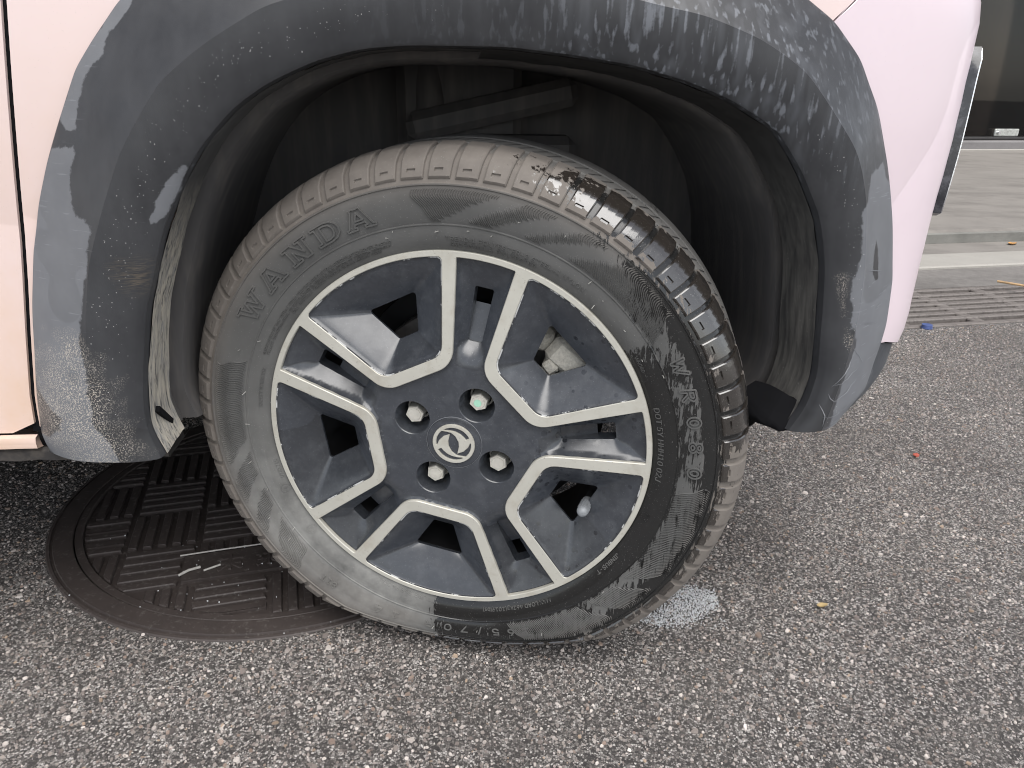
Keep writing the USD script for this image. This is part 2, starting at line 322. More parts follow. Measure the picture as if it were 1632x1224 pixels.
# ------------------------------------------------------------------ road
MH_C, MH_R = np.array([-.2957, .3659]), .350
def ground_sheet():
    g = np.r_[np.linspace(-30, -2, 12), np.linspace(-1.5, 3, 60), np.linspace(4, 30, 10)]
    x, y = np.meshgrid(g, g); z = np.zeros_like(x)
    return loft(np.stack([x, y, z], -1))
road_poly = box(-40, -40, 40, 40).difference(Point(*MH_C).buffer(MH_R, 64))
KA = math.radians(13.0); e1, e2 = np.array([math.cos(KA), math.sin(KA)]), np.array([-math.sin(KA), math.cos(KA)])
def kerb_xy(a, b): return e1 * a + e2 * b
KROT = 13.0
gutter = Polygon([kerb_xy(a, b) for a, b in ((1.35, 1.03), (3.0, 1.03), (3.0, 1.41), (1.35, 1.41))])
beyond = Polygon([kerb_xy(a, b) for a, b in ((-30, 1.83), (30, 1.83), (30, 60), (-30, 60))])
road_poly = road_poly.difference(gutter).difference(beyond)
road_v = trimesh.creation.triangulate_polygon(road_poly, engine='earcut')
road = obj('road', (np.c_[road_v[0], np.zeros(len(road_v[0]))], road_v[1]), 'asphalt', smooth=False, kind='structure')

def chips(n, seed, lim, smin, smax, power):
    r = np.random.default_rng(seed)
    p = r.random((int(n * 2.2), 2)) * [lim[1] - lim[0], lim[3] - lim[2]] + [lim[0], lim[2]]
    d = p - CAM[:2]; keep = (np.abs(d[:, 0]) < .32 + .80 * d[:, 1]) & (d[:, 1] > .50)
    keep &= np.linalg.norm(p - MH_C, axis=1) > MH_R + .002
    keep &= (p @ e2 < 1.02)
    dens = meshkit.noise(np.c_[p * 7, np.zeros(len(p))], 3)
    keep &= r.random(len(p)) < .55 + .6 * dens
    p = p[keep][:n]; n = len(p)
    K = 7
    s = smin + (smax - smin) * r.random(n) ** power
    ang = (np.arange(K) / K * 2 * np.pi)[None] + r.uniform(-.33, .33, (n, K)) + r.random((n, 1)) * 6.28
    rad = s[:, None] * .5 * r.uniform(.66, 1.12, (n, K)); asp = r.uniform(.5, 1, (n, 1)); th = r.random((n, 1)) * 3.14
    x, y = rad * np.cos(ang), rad * np.sin(ang) * asp
    X, Y = x * np.cos(th) - y * np.sin(th), x * np.sin(th) + y * np.cos(th)
    top = .0004 + s * r.uniform(.06, .24, n)
    tilt = r.normal(0, .10, (n, 2))
    zt = top[:, None] + X * tilt[:, :1] + Y * tilt[:, 1:]
    base = np.stack([p[:, :1] + X, p[:, 1:] + Y, np.full((n, K), -.0015)], -1)
    up = np.stack([p[:, :1] + X * .78, p[:, 1:] + Y * .78, np.maximum(zt, .0002)], -1)
    v = np.concatenate([base, up], 1).reshape(-1, 3)
    k = np.arange(K); k2 = (k + 1) % K
    f = np.vstack([np.c_[k, k2, K + k2], np.c_[k, K + k2, K + k], np.c_[np.full(K - 2, K), K + np.arange(1, K - 1), K + np.arange(2, K)]])
    F = (f[None] + (np.arange(n) * 2 * K)[:, None, None]).reshape(-1, 3)
    pal = np.array([(.62, .60, .575), (.44, .42, .40), (.32, .30, .28), (.24, .22, .205), (.18, .16, .15), (.27, .215, .18), (.10, .093, .09), (.36, .29, .22)])
    w = np.array([.11, .17, .22, .19, .12, .08, .08, .03])
    c = pal[r.choice(len(pal), n, p=w / w.sum())] * r.uniform(.80, 1.35, (n, 1)) * np.array([.95, .885, .845])
    return v, F, np.repeat(c, 2 * K, 0)
cv = [chips(108000, 5, (-1.5, 2.6, -.28, 1.75), .0021, .0062, 1.7), chips(3200, 6, (-1.5, 2.6, -.28, 1.75), .006, .0105, 2.0)]
v = np.vstack([c[0] for c in cv]); f = np.vstack([cv[0][1], cv[1][1] + len(cv[0][0])]); col = np.vstack([c[2] for c in cv])
obj('stone_chips', (v, f), 'stone_chip', road, smooth=False, prim={'chip': lambda p: col}, kind='stuff')

# white gritty powder beside the tyre
def grit(n, poly, smin, smax, seed, zmax=.003):
    r = np.random.default_rng(seed); g = Polygon(poly); x0, y0, x1, y1 = g.bounds; ms = []
    c = np.array(g.centroid.coords[0])
    while len(ms) < n:
        p = r.random(2) * [x1 - x0, y1 - y0] + [x0, y0]
        dd = g.boundary.distance(Point(p)); ins = g.contains(Point(p))
        if (ins and r.random() < .25 + dd / .02 + meshkit.noise(np.array([[p[0] * 60, p[1] * 60, 0]]), 4)[0] * .5) or (not ins and dd < .04 and r.random() < .12):
            s = r.uniform(smin, smax); q = trimesh.creation.icosahedron(); q.vertices *= s * r.uniform(.5, 1.1, (1, 3)); q.vertices += r.normal(0, s * .15, q.vertices.shape)
            q.apply_translation([*p, .0012 + r.random() * zmax]); ms.append(q)
    return cat(ms)
obj('white_powder', grit(2700, [(.225, .065), (.262, .10), (.300, .142), (.338, .128), (.335, .092), (.30, .066), (.26, .052)], .0004, .0012, 8, .0010), 'white_grit', smooth=False,
    label='white gritty powder spilled on the asphalt beside the tyre', cat='powder', kind='stuff')

# ------------------------------------------------------------------ round cover half under the car
mh = thing('manhole_cover', 'round brown manhole cover with basket-weave ribs partly under the car', 'manhole cover', (*MH_C, 0))
ph = np.linspace(0, 2 * np.pi, 128, endpoint=False)
def lathe_z(prof, n=128):
    a = np.linspace(0, 2 * np.pi, n, endpoint=False)
    return loft([[(r * math.cos(t), r * math.sin(t), z) for t in a] for r, z in prof], closed=True, flip=True)
obj('frame_ring', lathe_z([(.3515, -.06), (.3515, .0006), (.350, .0022), (.3465, .0026), (.3455, .0005), (.3425, .0005), (.3415, .0036), (.318, .0038), (.3165, .003), (.3160, -.05)]), 'cover_composite', mh)
obj('cover_plate', lathe_z([(.3145, -.05), (.3145, .001), (.3135, .002), (.304, .002), (.3030, -.0035), (.0001, -.0035)]), 'cover_composite', mh)
disc = Point(0, 0).buffer(.3015, 64); q = 16.5
plate = affinity.rotate(box(-.150, -.203, .150, -.143), q, origin=(0, 0))
for i in range(-4, 5):
    for j in range(-4, 5):
        a0, f0 = -.135 + .1 * i, -.21 + .1 * j
        for k in range(5):
            s0 = .004 + k * .0198
            b = box(a0 + s0, f0 + .004, a0 + s0 + .0118, f0 + .096) if (i + j) % 2 == 0 else box(a0 + .004, f0 + s0, a0 + .096, f0 + s0 + .0118)
            b = affinity.rotate(b, q, origin=(0, 0)).intersection(disc).difference(plate.buffer(.004))
            for g_ in polys(b):
                if g_.area > 1e-4:
                    top = g_.buffer(-.0012)
                    if top.geom_type != 'Polygon' or top.is_empty: continue
                    o = ring_pts(g_.exterior, n=16); t_ = ring_pts(top.exterior, n=16)
                    s = loft([np.c_[o, np.full(16, -.004)], np.c_[o, np.full(16, .0002)], np.c_[t_, np.full(16, .0016)]], closed=True)
                    cc = t_.mean(0); fan = trimesh.Trimesh(np.vstack([np.c_[t_, np.full(16, .0016)], [[*cc, .0016]]]), [[u, (u + 1) % 16, 16] for u in range(16)], process=False)
                    obj('rib', cat([s, fan]), 'cover_composite', mh, smooth=25)
pm = extrude(plate, .0055); pm.apply_translation([0, 0, -.0044]); obj('name_plate', pm, 'cover_composite', mh, smooth=False)
strokes = []
r_ = np.random.default_rng(3)
for k in range(5):
    x0 = -.105 + k * .052
    for (ax, ay, bx, by) in ((0, .030, .034, .030), (.017, .040, .017, .004), (.002, .018, .032, .018), (.002, .004, .014, .016), (.020, .016, .033, .004), (.006, .036, .006, .022), (.028, .036, .028, .020))[:5 + (k % 3)]:
        strokes.append(LineString([(x0 + ax, -.196 + ay), (x0 + bx, -.196 + by)]).buffer(.0019, cap_style='flat'))
st = extrude(affinity.rotate(unary_union(strokes), q, origin=(0, 0)), .0030); st.apply_translation([0, 0, .0005]); obj('raised_characters', st, 'cover_composite', mh, smooth=False)

def rod(p0, p1, r, n=7):
    m_ = trimesh.creation.cylinder(radius=r, segment=[p0, p1], sections=n); return m_
def twig(name, pts, r, label, cat_, m_='twig_pale'):
    pts = [np.array(p, float) for p in pts]
    obj(name, cat([rod(a, b, r) for a, b in zip(pts[:-1], pts[1:])]), m_, smooth=40, label=label, cat=cat_)
twig('twig', [(-.4046, .184, .0035), (-.35, .2005, .0042), (-.262, .2262, .0045)], .0011, 'long thin pale stick lying across the manhole cover', 'stick')
twig('twig', [(-.3887, .1395, .003), (-.379, .150, .0042), (-.3665, .1590, .0035)], .0018, 'short thick pale twig on the lower left of the manhole plate', 'twig')
twig('twig', [(-.3592, .1516, .003), (-.3408, .1651, .0036)], .0014, 'tiny pale twig between the two larger sticks on the manhole cover', 'twig')
r_ = np.random.default_rng(21); gm = []
for k in range(260):
    a, rr = r_.random() * 6.28, .35 * math.sqrt(r_.random())
    x, y = rr * math.cos(a), rr * math.sin(a)
    if y > -.13: continue
    s = r_.uniform(.0005, .0014); b = trimesh.creation.icosahedron(); b.vertices *= s * r_.uniform(.5, 1.2, (1, 3)); b.apply_translation([MH_C[0] + x, MH_C[1] + y, .0025]); gm.append(b)
obj('loose_grit', cat(gm), 'white_grit', smooth=False, label='pale loose grit scattered over the brown manhole cover', cat='grit', kind='stuff')

# ------------------------------------------------------------------ gutter, kerb, pavement, shop front (along the kerb direction)
def slab(prof, a0, a1):
    """closed prism along e1 of a (distance, height) profile"""
    pr = np.array(prof); n = len(pr)
    A = np.array([[*kerb_xy(a, b), z] for a in (a0, a1) for b, z in pr])
    caps = trimesh.creation.triangulate_polygon(Polygon(pr), engine='earcut')
    s = loft(A.reshape(2, n, 3), closed=True)
    from scipy.spatial import cKDTree as KT
    idx = KT(pr).query(caps[0])[1]
    c0 = trimesh.Trimesh(A, idx[caps[1]][:, ::-1], process=False); c1 = trimesh.Trimesh(A, idx[caps[1]] + n, process=False)
    mm = cat([s, c0, c1]); mm.merge_vertices(); mm.fix_normals(); return mm
obj('gutter_mortar', slab([(1.405, -.1), (1.405, .004), (1.60, .010), (1.618, .012), (1.618, -.1)], -14, 14), 'rough_mortar', smooth=False, kind='structure')
obj('kerb', slab([(1.616, -.1), (1.616, .018), (1.622, .023), (1.80, .024), (1.815, .022), (1.815, -.1)], -14, 14), 'pale_kerb', smooth=False, kind='structure')
obj('path', slab([(1.813, -.1), (1.813, .019), (2.02, .019), (2.02, -.1)], -14, 14), 'pavement_concrete', smooth=False, kind='structure')
obj('pavement', slab([(2.013, -.1), (2.013, .062), (2.022, .074), (2.04, .0765), (4.41, .19), (4.41, -.1)], -14, 14), 'pavement_concrete', smooth=False, kind='structure')
obj('pavement_edge', slab([(2.005, -.1), (2.005, .058), (2.0125, .064), (2.0125, -.1)], -14, 14), 'riser_concrete', smooth=False, kind='structure')
sh = thing('shop_front', 'dark glazed shop front on a low stone sill behind the car', 'shop front')
obj('sill', slab([(4.405, .1), (4.405, .248), (4.415, .258), (4.62, .262), (4.62, .1)], -7, 14), 'sill_stone', sh, smooth=False)
obj('sill_nosing', slab([(4.397, .182), (4.397, .194), (4.4045, .199), (4.4045, .182)], -7, 14), 'pale_kerb', sh, smooth=False)
def kbox(a0, a1, b0, b1, z0, z1, c=.004):
    b = cbox((a1 - a0, b1 - b0, z1 - z0), min(c, (b1 - b0) / 3)); b.apply_translation([(a0 + a1) / 2, (b0 + b1) / 2, (z0 + z1) / 2])
    b.apply_transform(trimesh.transformations.rotation_matrix(KA, [0, 0, 1])); return b
for a0, a1 in ((-1.6, .6), (.64, 2.75), (2.79, 4.05), (4.06, 5.32), (5.36, 8.9), (8.99, 13.9), (-6.6, -1.7)):
    obj('glass_pane', kbox(a0, a1, 4.506, 4.518, .285, 2.72, .002), 'shop_glass', sh, smooth=False)
obj('threshold', kbox(-6.7, 14.0, 4.47, 4.55, .2625, .284), 'frame_dark', sh, smooth=False)
obj('head_beam', kbox(-6.7, 14.0, 4.46, 4.60, 2.72, 3.5), 'sill_stone', sh, smooth=False)
for a in (-6.65, -1.65, .62, 2.77, 5.34, 8.945, 13.95): obj('mullion', kbox(a - .018, a + .018, 4.475, 4.545, .285, 2.72), 'frame_dark', sh, smooth=False)
obj('door_fitting', kbox(4.925, 5.148, 4.492, 4.532, .286, .342, .006), 'brushed_steel', sh, smooth=False)
pv = trimesh.creation.cylinder(radius=.012, height=.05, sections=24); pv.apply_transform(trimesh.transformations.rotation_matrix(math.pi / 2, [1, 0, 0])); pv.apply_translation([4.950, 4.500, .313]); pv.apply_transform(trimesh.transformations.rotation_matrix(KA, [0, 0, 1]))
obj('pivot_pin', pv, 'chrome', sh)
obj('interior_floor', kbox(-6.7, 14.0, 4.56, 8.2, .20, .262), 'interior_floor', sh, smooth=False)
obj('interior_wall', kbox(-6.7, 14.0, 8.2, 8.3, .20, 3.5), 'interior_wall', sh, smooth=False)
obj('interior_wall', kbox(-6.8, -6.7, 4.6, 8.3, .20, 3.5), 'interior_wall', sh, smooth=False)
obj('interior_wall', kbox(14.0, 14.1, 4.6, 8.3, .20, 3.5), 'interior_wall', sh, smooth=False)
obj('interior_ceiling', kbox(-6.8, 14.1, 4.4, 8.3, 3.5, 3.6), 'interior_wall', sh, smooth=False)
for k, (a, w_, h_, m_, b) in enumerate(((3.1, .5, .42, 'cardboard', 5.6), (3.72, .42, .62, 'shelf_wood', 5.9), (4.25, .36, .30, 'cardboard', 5.3), (4.75, .5, .75, 'shelf_wood', 6.1), (5.4, .6, .5, 'grey_fabric', 5.7))):
    bx = thing('storage_box', ('low brown carton nearest the glass pivot inside the shop', 'tall dark wooden cabinet dimly seen behind the shop glass', 'small brown carton low behind the glass door', 'tall dark wooden cupboard deep inside the shop', 'grey fabric seat dimly seen inside the shop')[k], ('carton', 'cabinet', 'carton', 'cupboard', 'seat')[k])
    obj('body', kbox(a, a + w_, b, b + .4, .2625, .2625 + h_, .01), m_, bx, smooth=False)
    obj('lid', kbox(a - .008, a + w_ + .008, b - .008, b + .408, .264 + h_, .30 + h_, .008), m_, bx, smooth=False)

gr = thing('drain_grate', 'worn iron drain grate with long slots set before the kerb', 'drain grate')
GA0, GA1, GB0, GB1 = 1.36, 2.99, 1.035, 1.405
def gbar(a0, a1, b0, b1, z0=-.05, z1=.003): return kbox(a0, a1, b0, b1, z0, z1, .003)
obj('frame', cat([gbar(GA0, GA1, GB0, GB0 + .022), gbar(GA0, GA1, GB1 - .022, GB1), gbar(GA0, GA0 + .022, GB0 + .0225, GB1 - .0225), gbar(GA1 - .022, GA1, GB0 + .0225, GB1 - .0225)]), 'grate_iron', gr, smooth=False)
nb = 7; pit = (GB1 - GB0 - .044) / nb
for k in range(nb - 1):
    b0 = GB0 + .022 + pit * (k + 1) - .0115
    obj('bar', gbar(GA0 + .0225, GA1 - .0225, b0, b0 + .023), 'grate_iron', gr, smooth=False)
for k in range(nb):
    b0 = GB0 + .0225 + pit * k + (.0 if k == 0 else .0118); b1 = GB0 + .022 + pit * (k + 1) - .0120 + (.0 if k < nb - 1 else .0115)
    off = (k % 2) * .0
    for a in np.arange(GA0 + .10, GA1 - .05, .252):
        obj('cross_rib', gbar(a - .019 + off + k * .004, a + .019 + off + k * .004, b0, b1, -.045, .0012), 'grate_iron', gr, smooth=False)
obj('pit', slab([(GB0 - .004, -.30), (GB0 - .004, -.29), (GB1 + .001, -.29), (GB1 + .001, -.30)], GA0 - .01, GA1 + .01), 'pit_dark', gr, smooth=False)
pw = [kbox(GA0 - .012, GA1 + .012, GB0 - .010, GB0 - .001, -.29, -.002, .001), kbox(GA0 - .012, GA0 - .001, GB0, GB1, -.29, -.002, .001), kbox(GA1 + .001, GA1 + .012, GB0, GB1, -.29, -.002, .001)]
obj('pit_wall', cat(pw), 'pit_dark', gr, smooth=False)

def leaf(name, at, size, rz, mname, label, cat_='leaf', curl=.25):
    u, w_ = np.meshgrid(np.linspace(-1, 1, 11), np.linspace(-1, 1, 7)); half = .45 * np.sqrt(np.clip(1 - u * u, 0, 1)) * (1 - .25 * u)
    x, y = u * size, w_ * half * size; z = size * (curl * (w_ * half) ** 2 * 3 + .14 * u * u + .05 * np.sin(u * 5 + 1)) + .002
    mm_ = loft(np.stack([x, y, z], -1)); back = mm_.copy(); back.vertices[:, 2] -= .0006; back.invert()
    mm_ = cat([mm_, back]); mm_.apply_transform(trimesh.transformations.rotation_matrix(math.radians(rz), [0, 0, 1])); mm_.apply_translation(at)
    obj(name, mm_, mname, smooth=40, label=label, cat=cat_)
leaf('dry_leaf', (2.180, 2.500, .0200), .030, 35, 'dry_leaf', 'curled orange dry leaf on the path before the step')
leaf('dry_leaf', (3.05, 4.98, .187), .045, 15, 'dry_leaf', 'dry orange leaf lying against the shop sill')
leaf('dry_leaf', (2.86, 4.90, .186), .055, -10, 'yellow_leaf', 'pale dry leaf scrap near the bumper at the sill')
leaf('dry_leaf', (.4715, .0995, .0014), .0085, 20, 'yellow_leaf', 'tiny yellow leaf scrap on the open asphalt')
leaf('dry_leaf', (1.86, 1.50, .003), .055, 12, 'yellow_leaf', 'yellow brown leaf stuck across the drain grate slots', curl=.05)
leaf('dry_leaf', (1.95, 1.52, .003), .045, -30, 'dry_leaf', 'small orange leaf caught at the grate bars', curl=.05)
fr = trimesh.creation.icosphere(1, .006); fr.vertices = fr.vertices * [1, .7, .45] + np.random.default_rng(2).normal(0, .0008, fr.vertices.shape); fr.apply_translation([.8101, .5377, .0035])
obj('red_scrap', fr, 'red_plastic', smooth=False, label='small bright red scrap of litter on the asphalt', cat='litter')
cp = trimesh.creation.cylinder(radius=.014, height=.011, sections=28); cp.apply_translation([1.232, 1.337, .0065]); cp2 = trimesh.creation.annulus(.011, .0152, .003, sections=28); cp2.apply_translation([1.232, 1.337, .003])
obj('bottle_cap', cat([cp, cp2]), 'blue_plastic', label='blue plastic bottle cap beside the drain grate', cat='bottle cap')
twig('straw', [(1.700, 1.80, .028), (1.7548, 1.7313, .03), (1.80, 1.66, .018)], .004, 'tan straw lying over the far edge of the drain grate', 'straw', 'straw_tan')
# ------------------------------------------------------------------ car (local x forward, y left, z up; the near side is the car's right)
car = thing('parked_car', 'pink car with black plastic arch trim and turned front wheel', 'car', rotz=6.0)
CA = math.radians(6.0); RZ = np.array([[math.cos(CA), math.sin(CA), 0], [-math.sin(CA), math.cos(CA), 0], [0, 0, 1]])   # world -> car
HUB = np.array([0, 0, .27998])
WR = np.array([[.98174, .0708, .17654], [-.17818, .01743, .98384], [.06658, -.99734, .02973]])   # wheel (right, down, inward) -> world
def W2C(p):
    p = np.asarray(p, float); sh_ = p.shape; p = p.reshape(-1, 3) @ WR.T + HUB
    z = p[:, 2]; p[:, 2] = np.where(z < .05, .0022 + (np.clip(z, -.03, .05) + .03) / .08 * .0478, z)
    return (p @ RZ.T).reshape(sh_)
def C2W(p): return (np.asarray(p, float) @ RZ - HUB) @ WR     # car -> wheel frame
def wm(mm): mm = mm.copy(); mm.vertices = W2C(mm.vertices); return mm
def pol(r, deg, d): a = np.radians(deg); return np.stack(np.broadcast_arrays(r * np.cos(a), -r * np.sin(a), d), -1)
def L(u, v, w): return np.stack(np.broadcast_arrays(np.asarray(u, float), -np.asarray(v, float), np.asarray(w, float)), -1)

# ---- body plan
BW = [.20, .27, .296, .321, .338, .341, .353, .377, .40, .437, .509, .571, .641, .692, .701, .718, .75, .80, .85, .90, .95, 1.0]
BU = [.46, .500, .528, .545, .5475, .548, .549, .556, .556, .556, .558, .5635, .567, .571, .571, .569, .55, .515, .47, .42, .38, .36]
def umax(w): return np.interp(w, BW, BU)
def tumble(w): return -.25 * np.maximum(0, np.asarray(w) - .5) ** 2
def bv(u, w):
    s = np.clip((u - .33) / (umax(w) - .33), 0, .999); return -.15 * (1 - np.sqrt(1 - s * s)) + tumble(w)
LC = .31
def body(xi, w, off=0.0):
    """body skin: xi runs along the side, round the corner and across the front"""
    xi, w = np.broadcast_arrays(np.asarray(xi, float), np.asarray(w, float))
    t = np.clip((xi - .33) / LC, 0, 1); a = umax(w) - .33; th = t * np.pi / 2
    fr_ = np.maximum(0, xi - .33 - LC)
    u = np.where(xi < .33, xi, .33 + a * np.sin(th)) + .05 * np.sin(np.clip(fr_ / 1.24, 0, 1) * np.pi)
    v = -.15 * (1 - np.cos(th)) - fr_ + tumble(w)
    nu, nv = np.where(t < 1, np.sin(th), 1.0), np.where(t < 1, np.cos(th), 0.0)
    return L(u + nu * off, v + nv * off, w)
def xi_of(u, w): return np.where(u < .33, u, .33 + LC * np.arcsin(np.clip((u - .33) / (umax(w) - .33), 0, 1)) / (np.pi / 2))

OUT = [(-.398, .2875), (-.4027, .3067), (-.3992, .34), (-.3914, .3912), (-.3828, .4397), (-.372, .486), (-.3598, .5247), (-.3458, .5618), (-.3291, .5976), (-.3098, .6372), (-.2912, .6615), (-.2674, .6901),
       (-.205, .738), (-.11, .778), (.02, .797), (.14, .789), (.24, .757), (.3203, .7047), (.3462, .6876), (.3764, .6571), (.4014, .6168), (.4247, .5651), (.4464, .5088), (.465, .4471), (.4708, .3969), (.4669, .3689), (.4601, .3211), (.4321, .2960)]
LIP = [(-.284, .2875), (-.2882, .3009), (-.2936, .3184), (-.2918, .3439), (-.2876, .3737), (-.2757, .4342), (-.2633, .4686), (-.2494, .5074), (-.2278, .5498), (-.2088, .5779), (-.18, .608), (-.1503, .6278), (-.111, .6452), (-.0723, .6554), (-.0337, .659),
       (.0529, .6593), (.1064, .654), (.1612, .6466), (.2064, .6348), (.2473, .6211), (.2938, .5955), (.3229, .5576), (.3462, .5177), (.3598, .4725), (.3655, .425), (.3726, .3576), (.366, .323), (.350, .2965)]
CRE = [(-.335, .2875), (-.338, .32), (-.336, .37), (-.330, .42), (-.318, .475), (-.2979, .5241), (-.2882, .5449), (-.2766, .5702), (-.2604, .595), (-.236, .6288), (-.1984, .6574), (-.1493, .6859), (-.08, .706), (.03, .716), (.1, .711), (.1571, .6981), (.2172, .6876),
       (.2687, .6693), (.3113, .6451), (.3427, .6095), (.3659, .5828), (.3763, .5635), (.3883, .5291), (.3987, .4746), (.4032, .4233), (.3995, .3702), (.3935, .330), (.385, .2963)]
NS = 520
CRE = [(.06 + (u - .06) * .982, .635 + (w - .635) * .982) for u, w in CRE]
def by_angle(c, sg=7):
    p = smooth_curve(c, 900, sg); a = np.unwrap(np.arctan2(p[:, 1] - .30, p[:, 0] - .035)); a = np.maximum.accumulate(-a); a = (a - a[0]) / (a[-1] - a[0]) + np.arange(len(a)) * 1e-9
    t = np.linspace(0, 1, NS); return np.c_[np.interp(t, a, p[:, 0]), np.interp(t, a, p[:, 1])]
pl, pc, po = by_angle(LIP), by_angle(CRE), by_angle(OUT, 3)
fade = np.interp(np.arange(NS) / (NS - 1), [0, .06, .16, .86, .95, 1], [.35, .45, 1, 1, .6, .45])     # how sharp the crease is
od = (po - pl) / np.linalg.norm(po - pl, axis=1, keepdims=True)
vl = .030 + bv(pl[:, 0], pl[:, 1]); vc = .046 + bv(pc[:, 0], pc[:, 1]) ; vo = .004 + bv(po[:, 0], po[:, 1])
rows = []
def put(p, v): rows.append(L(p[:, 0], v, p[:, 1]))
put(pl - od * .0005, vl - .014); put(pl, vl - .008); put(pl + od * .0012, vl - .003); put(pl + od * .0035, vl - .0004)
for t in np.linspace(.1, .96, 12): put(pl + od * .0035 + (pc - pl - od * .0035) * t, vl + (vc - vl) * t + .003 * np.sin(t * np.pi))
i_cr = len(rows)
for t in np.linspace(.0, .97, 14):
    vv = vc + (vo + .003 - vc) * t; soft = .012 * np.sin(t * np.pi) * (1 - fade); put(pc + (po - pc) * t, vv + soft)
put(pc + (po - pc) * .992, vo + .0022); put(po, vo); put(po - od * .002, vo - .006)
rows = np.array(rows)
rows += (meshkit.noise(rows.reshape(-1, 3) * 28, 2).reshape(rows.shape[:2])[..., None] - .5) * .0009
cl = cat([loft(rows[:i_cr + 1], flip=True), loft(rows[i_cr:], flip=True)])
for e in (0, -1):      # bottom returns of the two ends
    a = rows[:, e]; b = a + [0, .05, .0]; cl = cat([cl, loft(np.array([a, b]), flip=(e == 0)), loft(np.array([a, b]), flip=(e == -1))])
DRY_L = inside([(-.41, .305), (-.3939, .3141), (-.395, .3967), (-.385, .4442), (-.372, .4893), (-.360, .5271), (-.338, .5761), (-.3145, .5762), (-.322, .543), (-.3208, .5218), (-.301, .5165), (-.3085, .4891), (-.32, .4552), (-.3308, .42), (-.3309, .3957), (-.3321, .3581), (-.3339, .3322), (-.323, .3119), (-.3177, .2913), (-.3893, .285)])
DRY_L2 = inside([(-.328, .5985), (-.310, .6372), (-.289, .6629), (-.2657, .6928), (-.2545, .689), (-.2773, .6633), (-.2818, .6493), (-.2991, .6325), (-.3062, .6133), (-.3134, .5912), (-.3188, .5887)])
DRY_R = inside([(.3886, .5589), (.3791, .5272), (.3867, .4846), (.3833, .4597), (.3902, .4203), (.4033, .3922), (.3956, .3654), (.3904, .3018), (.4212, .29), (.475, .33), (.478, .4539), (.450, .5252), (.411, .567)])
DRY_TR = inside([(.20, .80), (.3175, .7041), (.3617, .6307), (.4048, .5247), (.4184, .5241), (.446, .5103), (.4301, .5658), (.4073, .617), (.3828, .6569), (.3531, .6972)])
WETS = inside([(.4106, .4956), (.418, .4826), (.4267, .4562), (.4206, .4535), (.413, .4639), (.4098, .4832)])
CRUST = inside([(.3769, .4625), (.3836, .4238), (.3978, .3928), (.3946, .3931), (.3806, .424), (.3741, .4626)])
SCUFF = inside([(-.2119, .5612), (-.221, .5626), (-.233, .542), (-.2466, .5192), (-.2587, .5149), (-.252, .5314), (-.2377, .5523), (-.2259, .5641)])
RUST = inside([(-.2884, .4773), (-.2684, .4799), (-.2726, .4602), (-.2806, .4603)])
DUST = inside([(-.3866, .3464), (-.3419, .3959), (-.327, .3707), (-.3282, .332), (-.323, .3119), (-.3448, .3193), (-.3745, .3363)])
DARKP = inside([(-.405, .345), (-.385, .346), (-.365, .335), (-.372, .320), (-.39, .312), (-.405, .318)])
def uw(p): return p[:, 0], p[:, 2]
def m_dry(p):
    u, w = uw(p); return np.clip(np.maximum.reduce([DRY_L(u, w, .011), DRY_L2(u, w, .009), DRY_R(u, w, .011) * (1 - WETS(u, w, .006)), .0 * DRY_TR(u, w, .03), SCUFF(u, w, .007)]) - DARKP(u, w, .01), 0, 1)
def m_streak(p):
    u, w = uw(p); top = np.clip((w - .54) / .05, 0, 1)
    return (1 - .55 * DRY_TR(u, w, .05)) * top * np.clip(np.interp(u, [-.1, .06, .14, .22, .30, .40, .46], [.0, .25, .85, 1, .85, .5, .25]), 0, 1)
def m_dust(p):
    u, w = uw(p); return np.clip(1.3 * DUST(u, w, .05) + .46 * DRY_L(u, w, .05) * np.clip((.46 - w) / .15, 0, 1) + 1.1 * CRUST(u, w, .012), 0, 1)
lip_tree = cKDTree(pl)
def m_speck(p):
    u, w = uw(p); d, i = lip_tree.query(np.c_[u, w]); return np.clip(1 - np.abs(d - .025) / .03, 0, 1) * np.interp(u, [-.3, -.1, .05, .3, .36], [.95, .8, .25, .35, .8])
trim_prim = obj('arch_trim', cl, 'arch_plastic', car, smooth=24, prim={'dry': m_dry, 'streak': m_streak, 'dust': m_dust, 'speck': m_speck, 'rust': lambda p: .7 * RUST(*uw(p), .012)})

# pale scratches on the lower front of the trim
gv = rows.reshape(-1, 3); gt = cKDTree(gv[:, [0, 2]])
def scratch(pts, w_=.00045):
    p = resample(np.array(pts), max(4, int(np.linalg.norm(np.diff(pts, axis=0), axis=1).sum() / .004))); y = gv[gt.query(p, k=6)[1]][:, :, 1].mean(1) - .0009
    tg = np.gradient(p, axis=0); tg /= np.linalg.norm(tg, axis=1, keepdims=True) + 1e-9; nn = np.c_[-tg[:, 1], tg[:, 0]]; ww = w_ * np.sin(np.linspace(.15, np.pi - .15, len(p)))[:, None]
    a, b = p - nn * ww, p + nn * ww
    return loft(np.array([np.c_[a[:, 0], y, a[:, 1]], np.c_[b[:, 0], y, b[:, 1]]]))
scr = [[(.398, .392), (.412, .381), (.424, .369)], [(.383, .352), (.400, .357), (.417, .366)], [(.383, .350), (.398, .372), (.402, .385)], [(.386, .335), (.402, .339), (.420, .352)], [(.381, .343), (.384, .336), (.392, .335)], [(.378, .318), (.398, .316), (.418, .322)], [(.380, .305), (.396, .303), (.410, .306)], [(.430, .425), (.442, .428)], [(.405, .452), (.425, .456)], [(.400, .47), (.43, .463)], [(.41, .415), (.437, .408)], [(.375, .33), (.380, .32), (.379, .308)]]
scratch_mesh = cat([scratch(s) for s in scr])
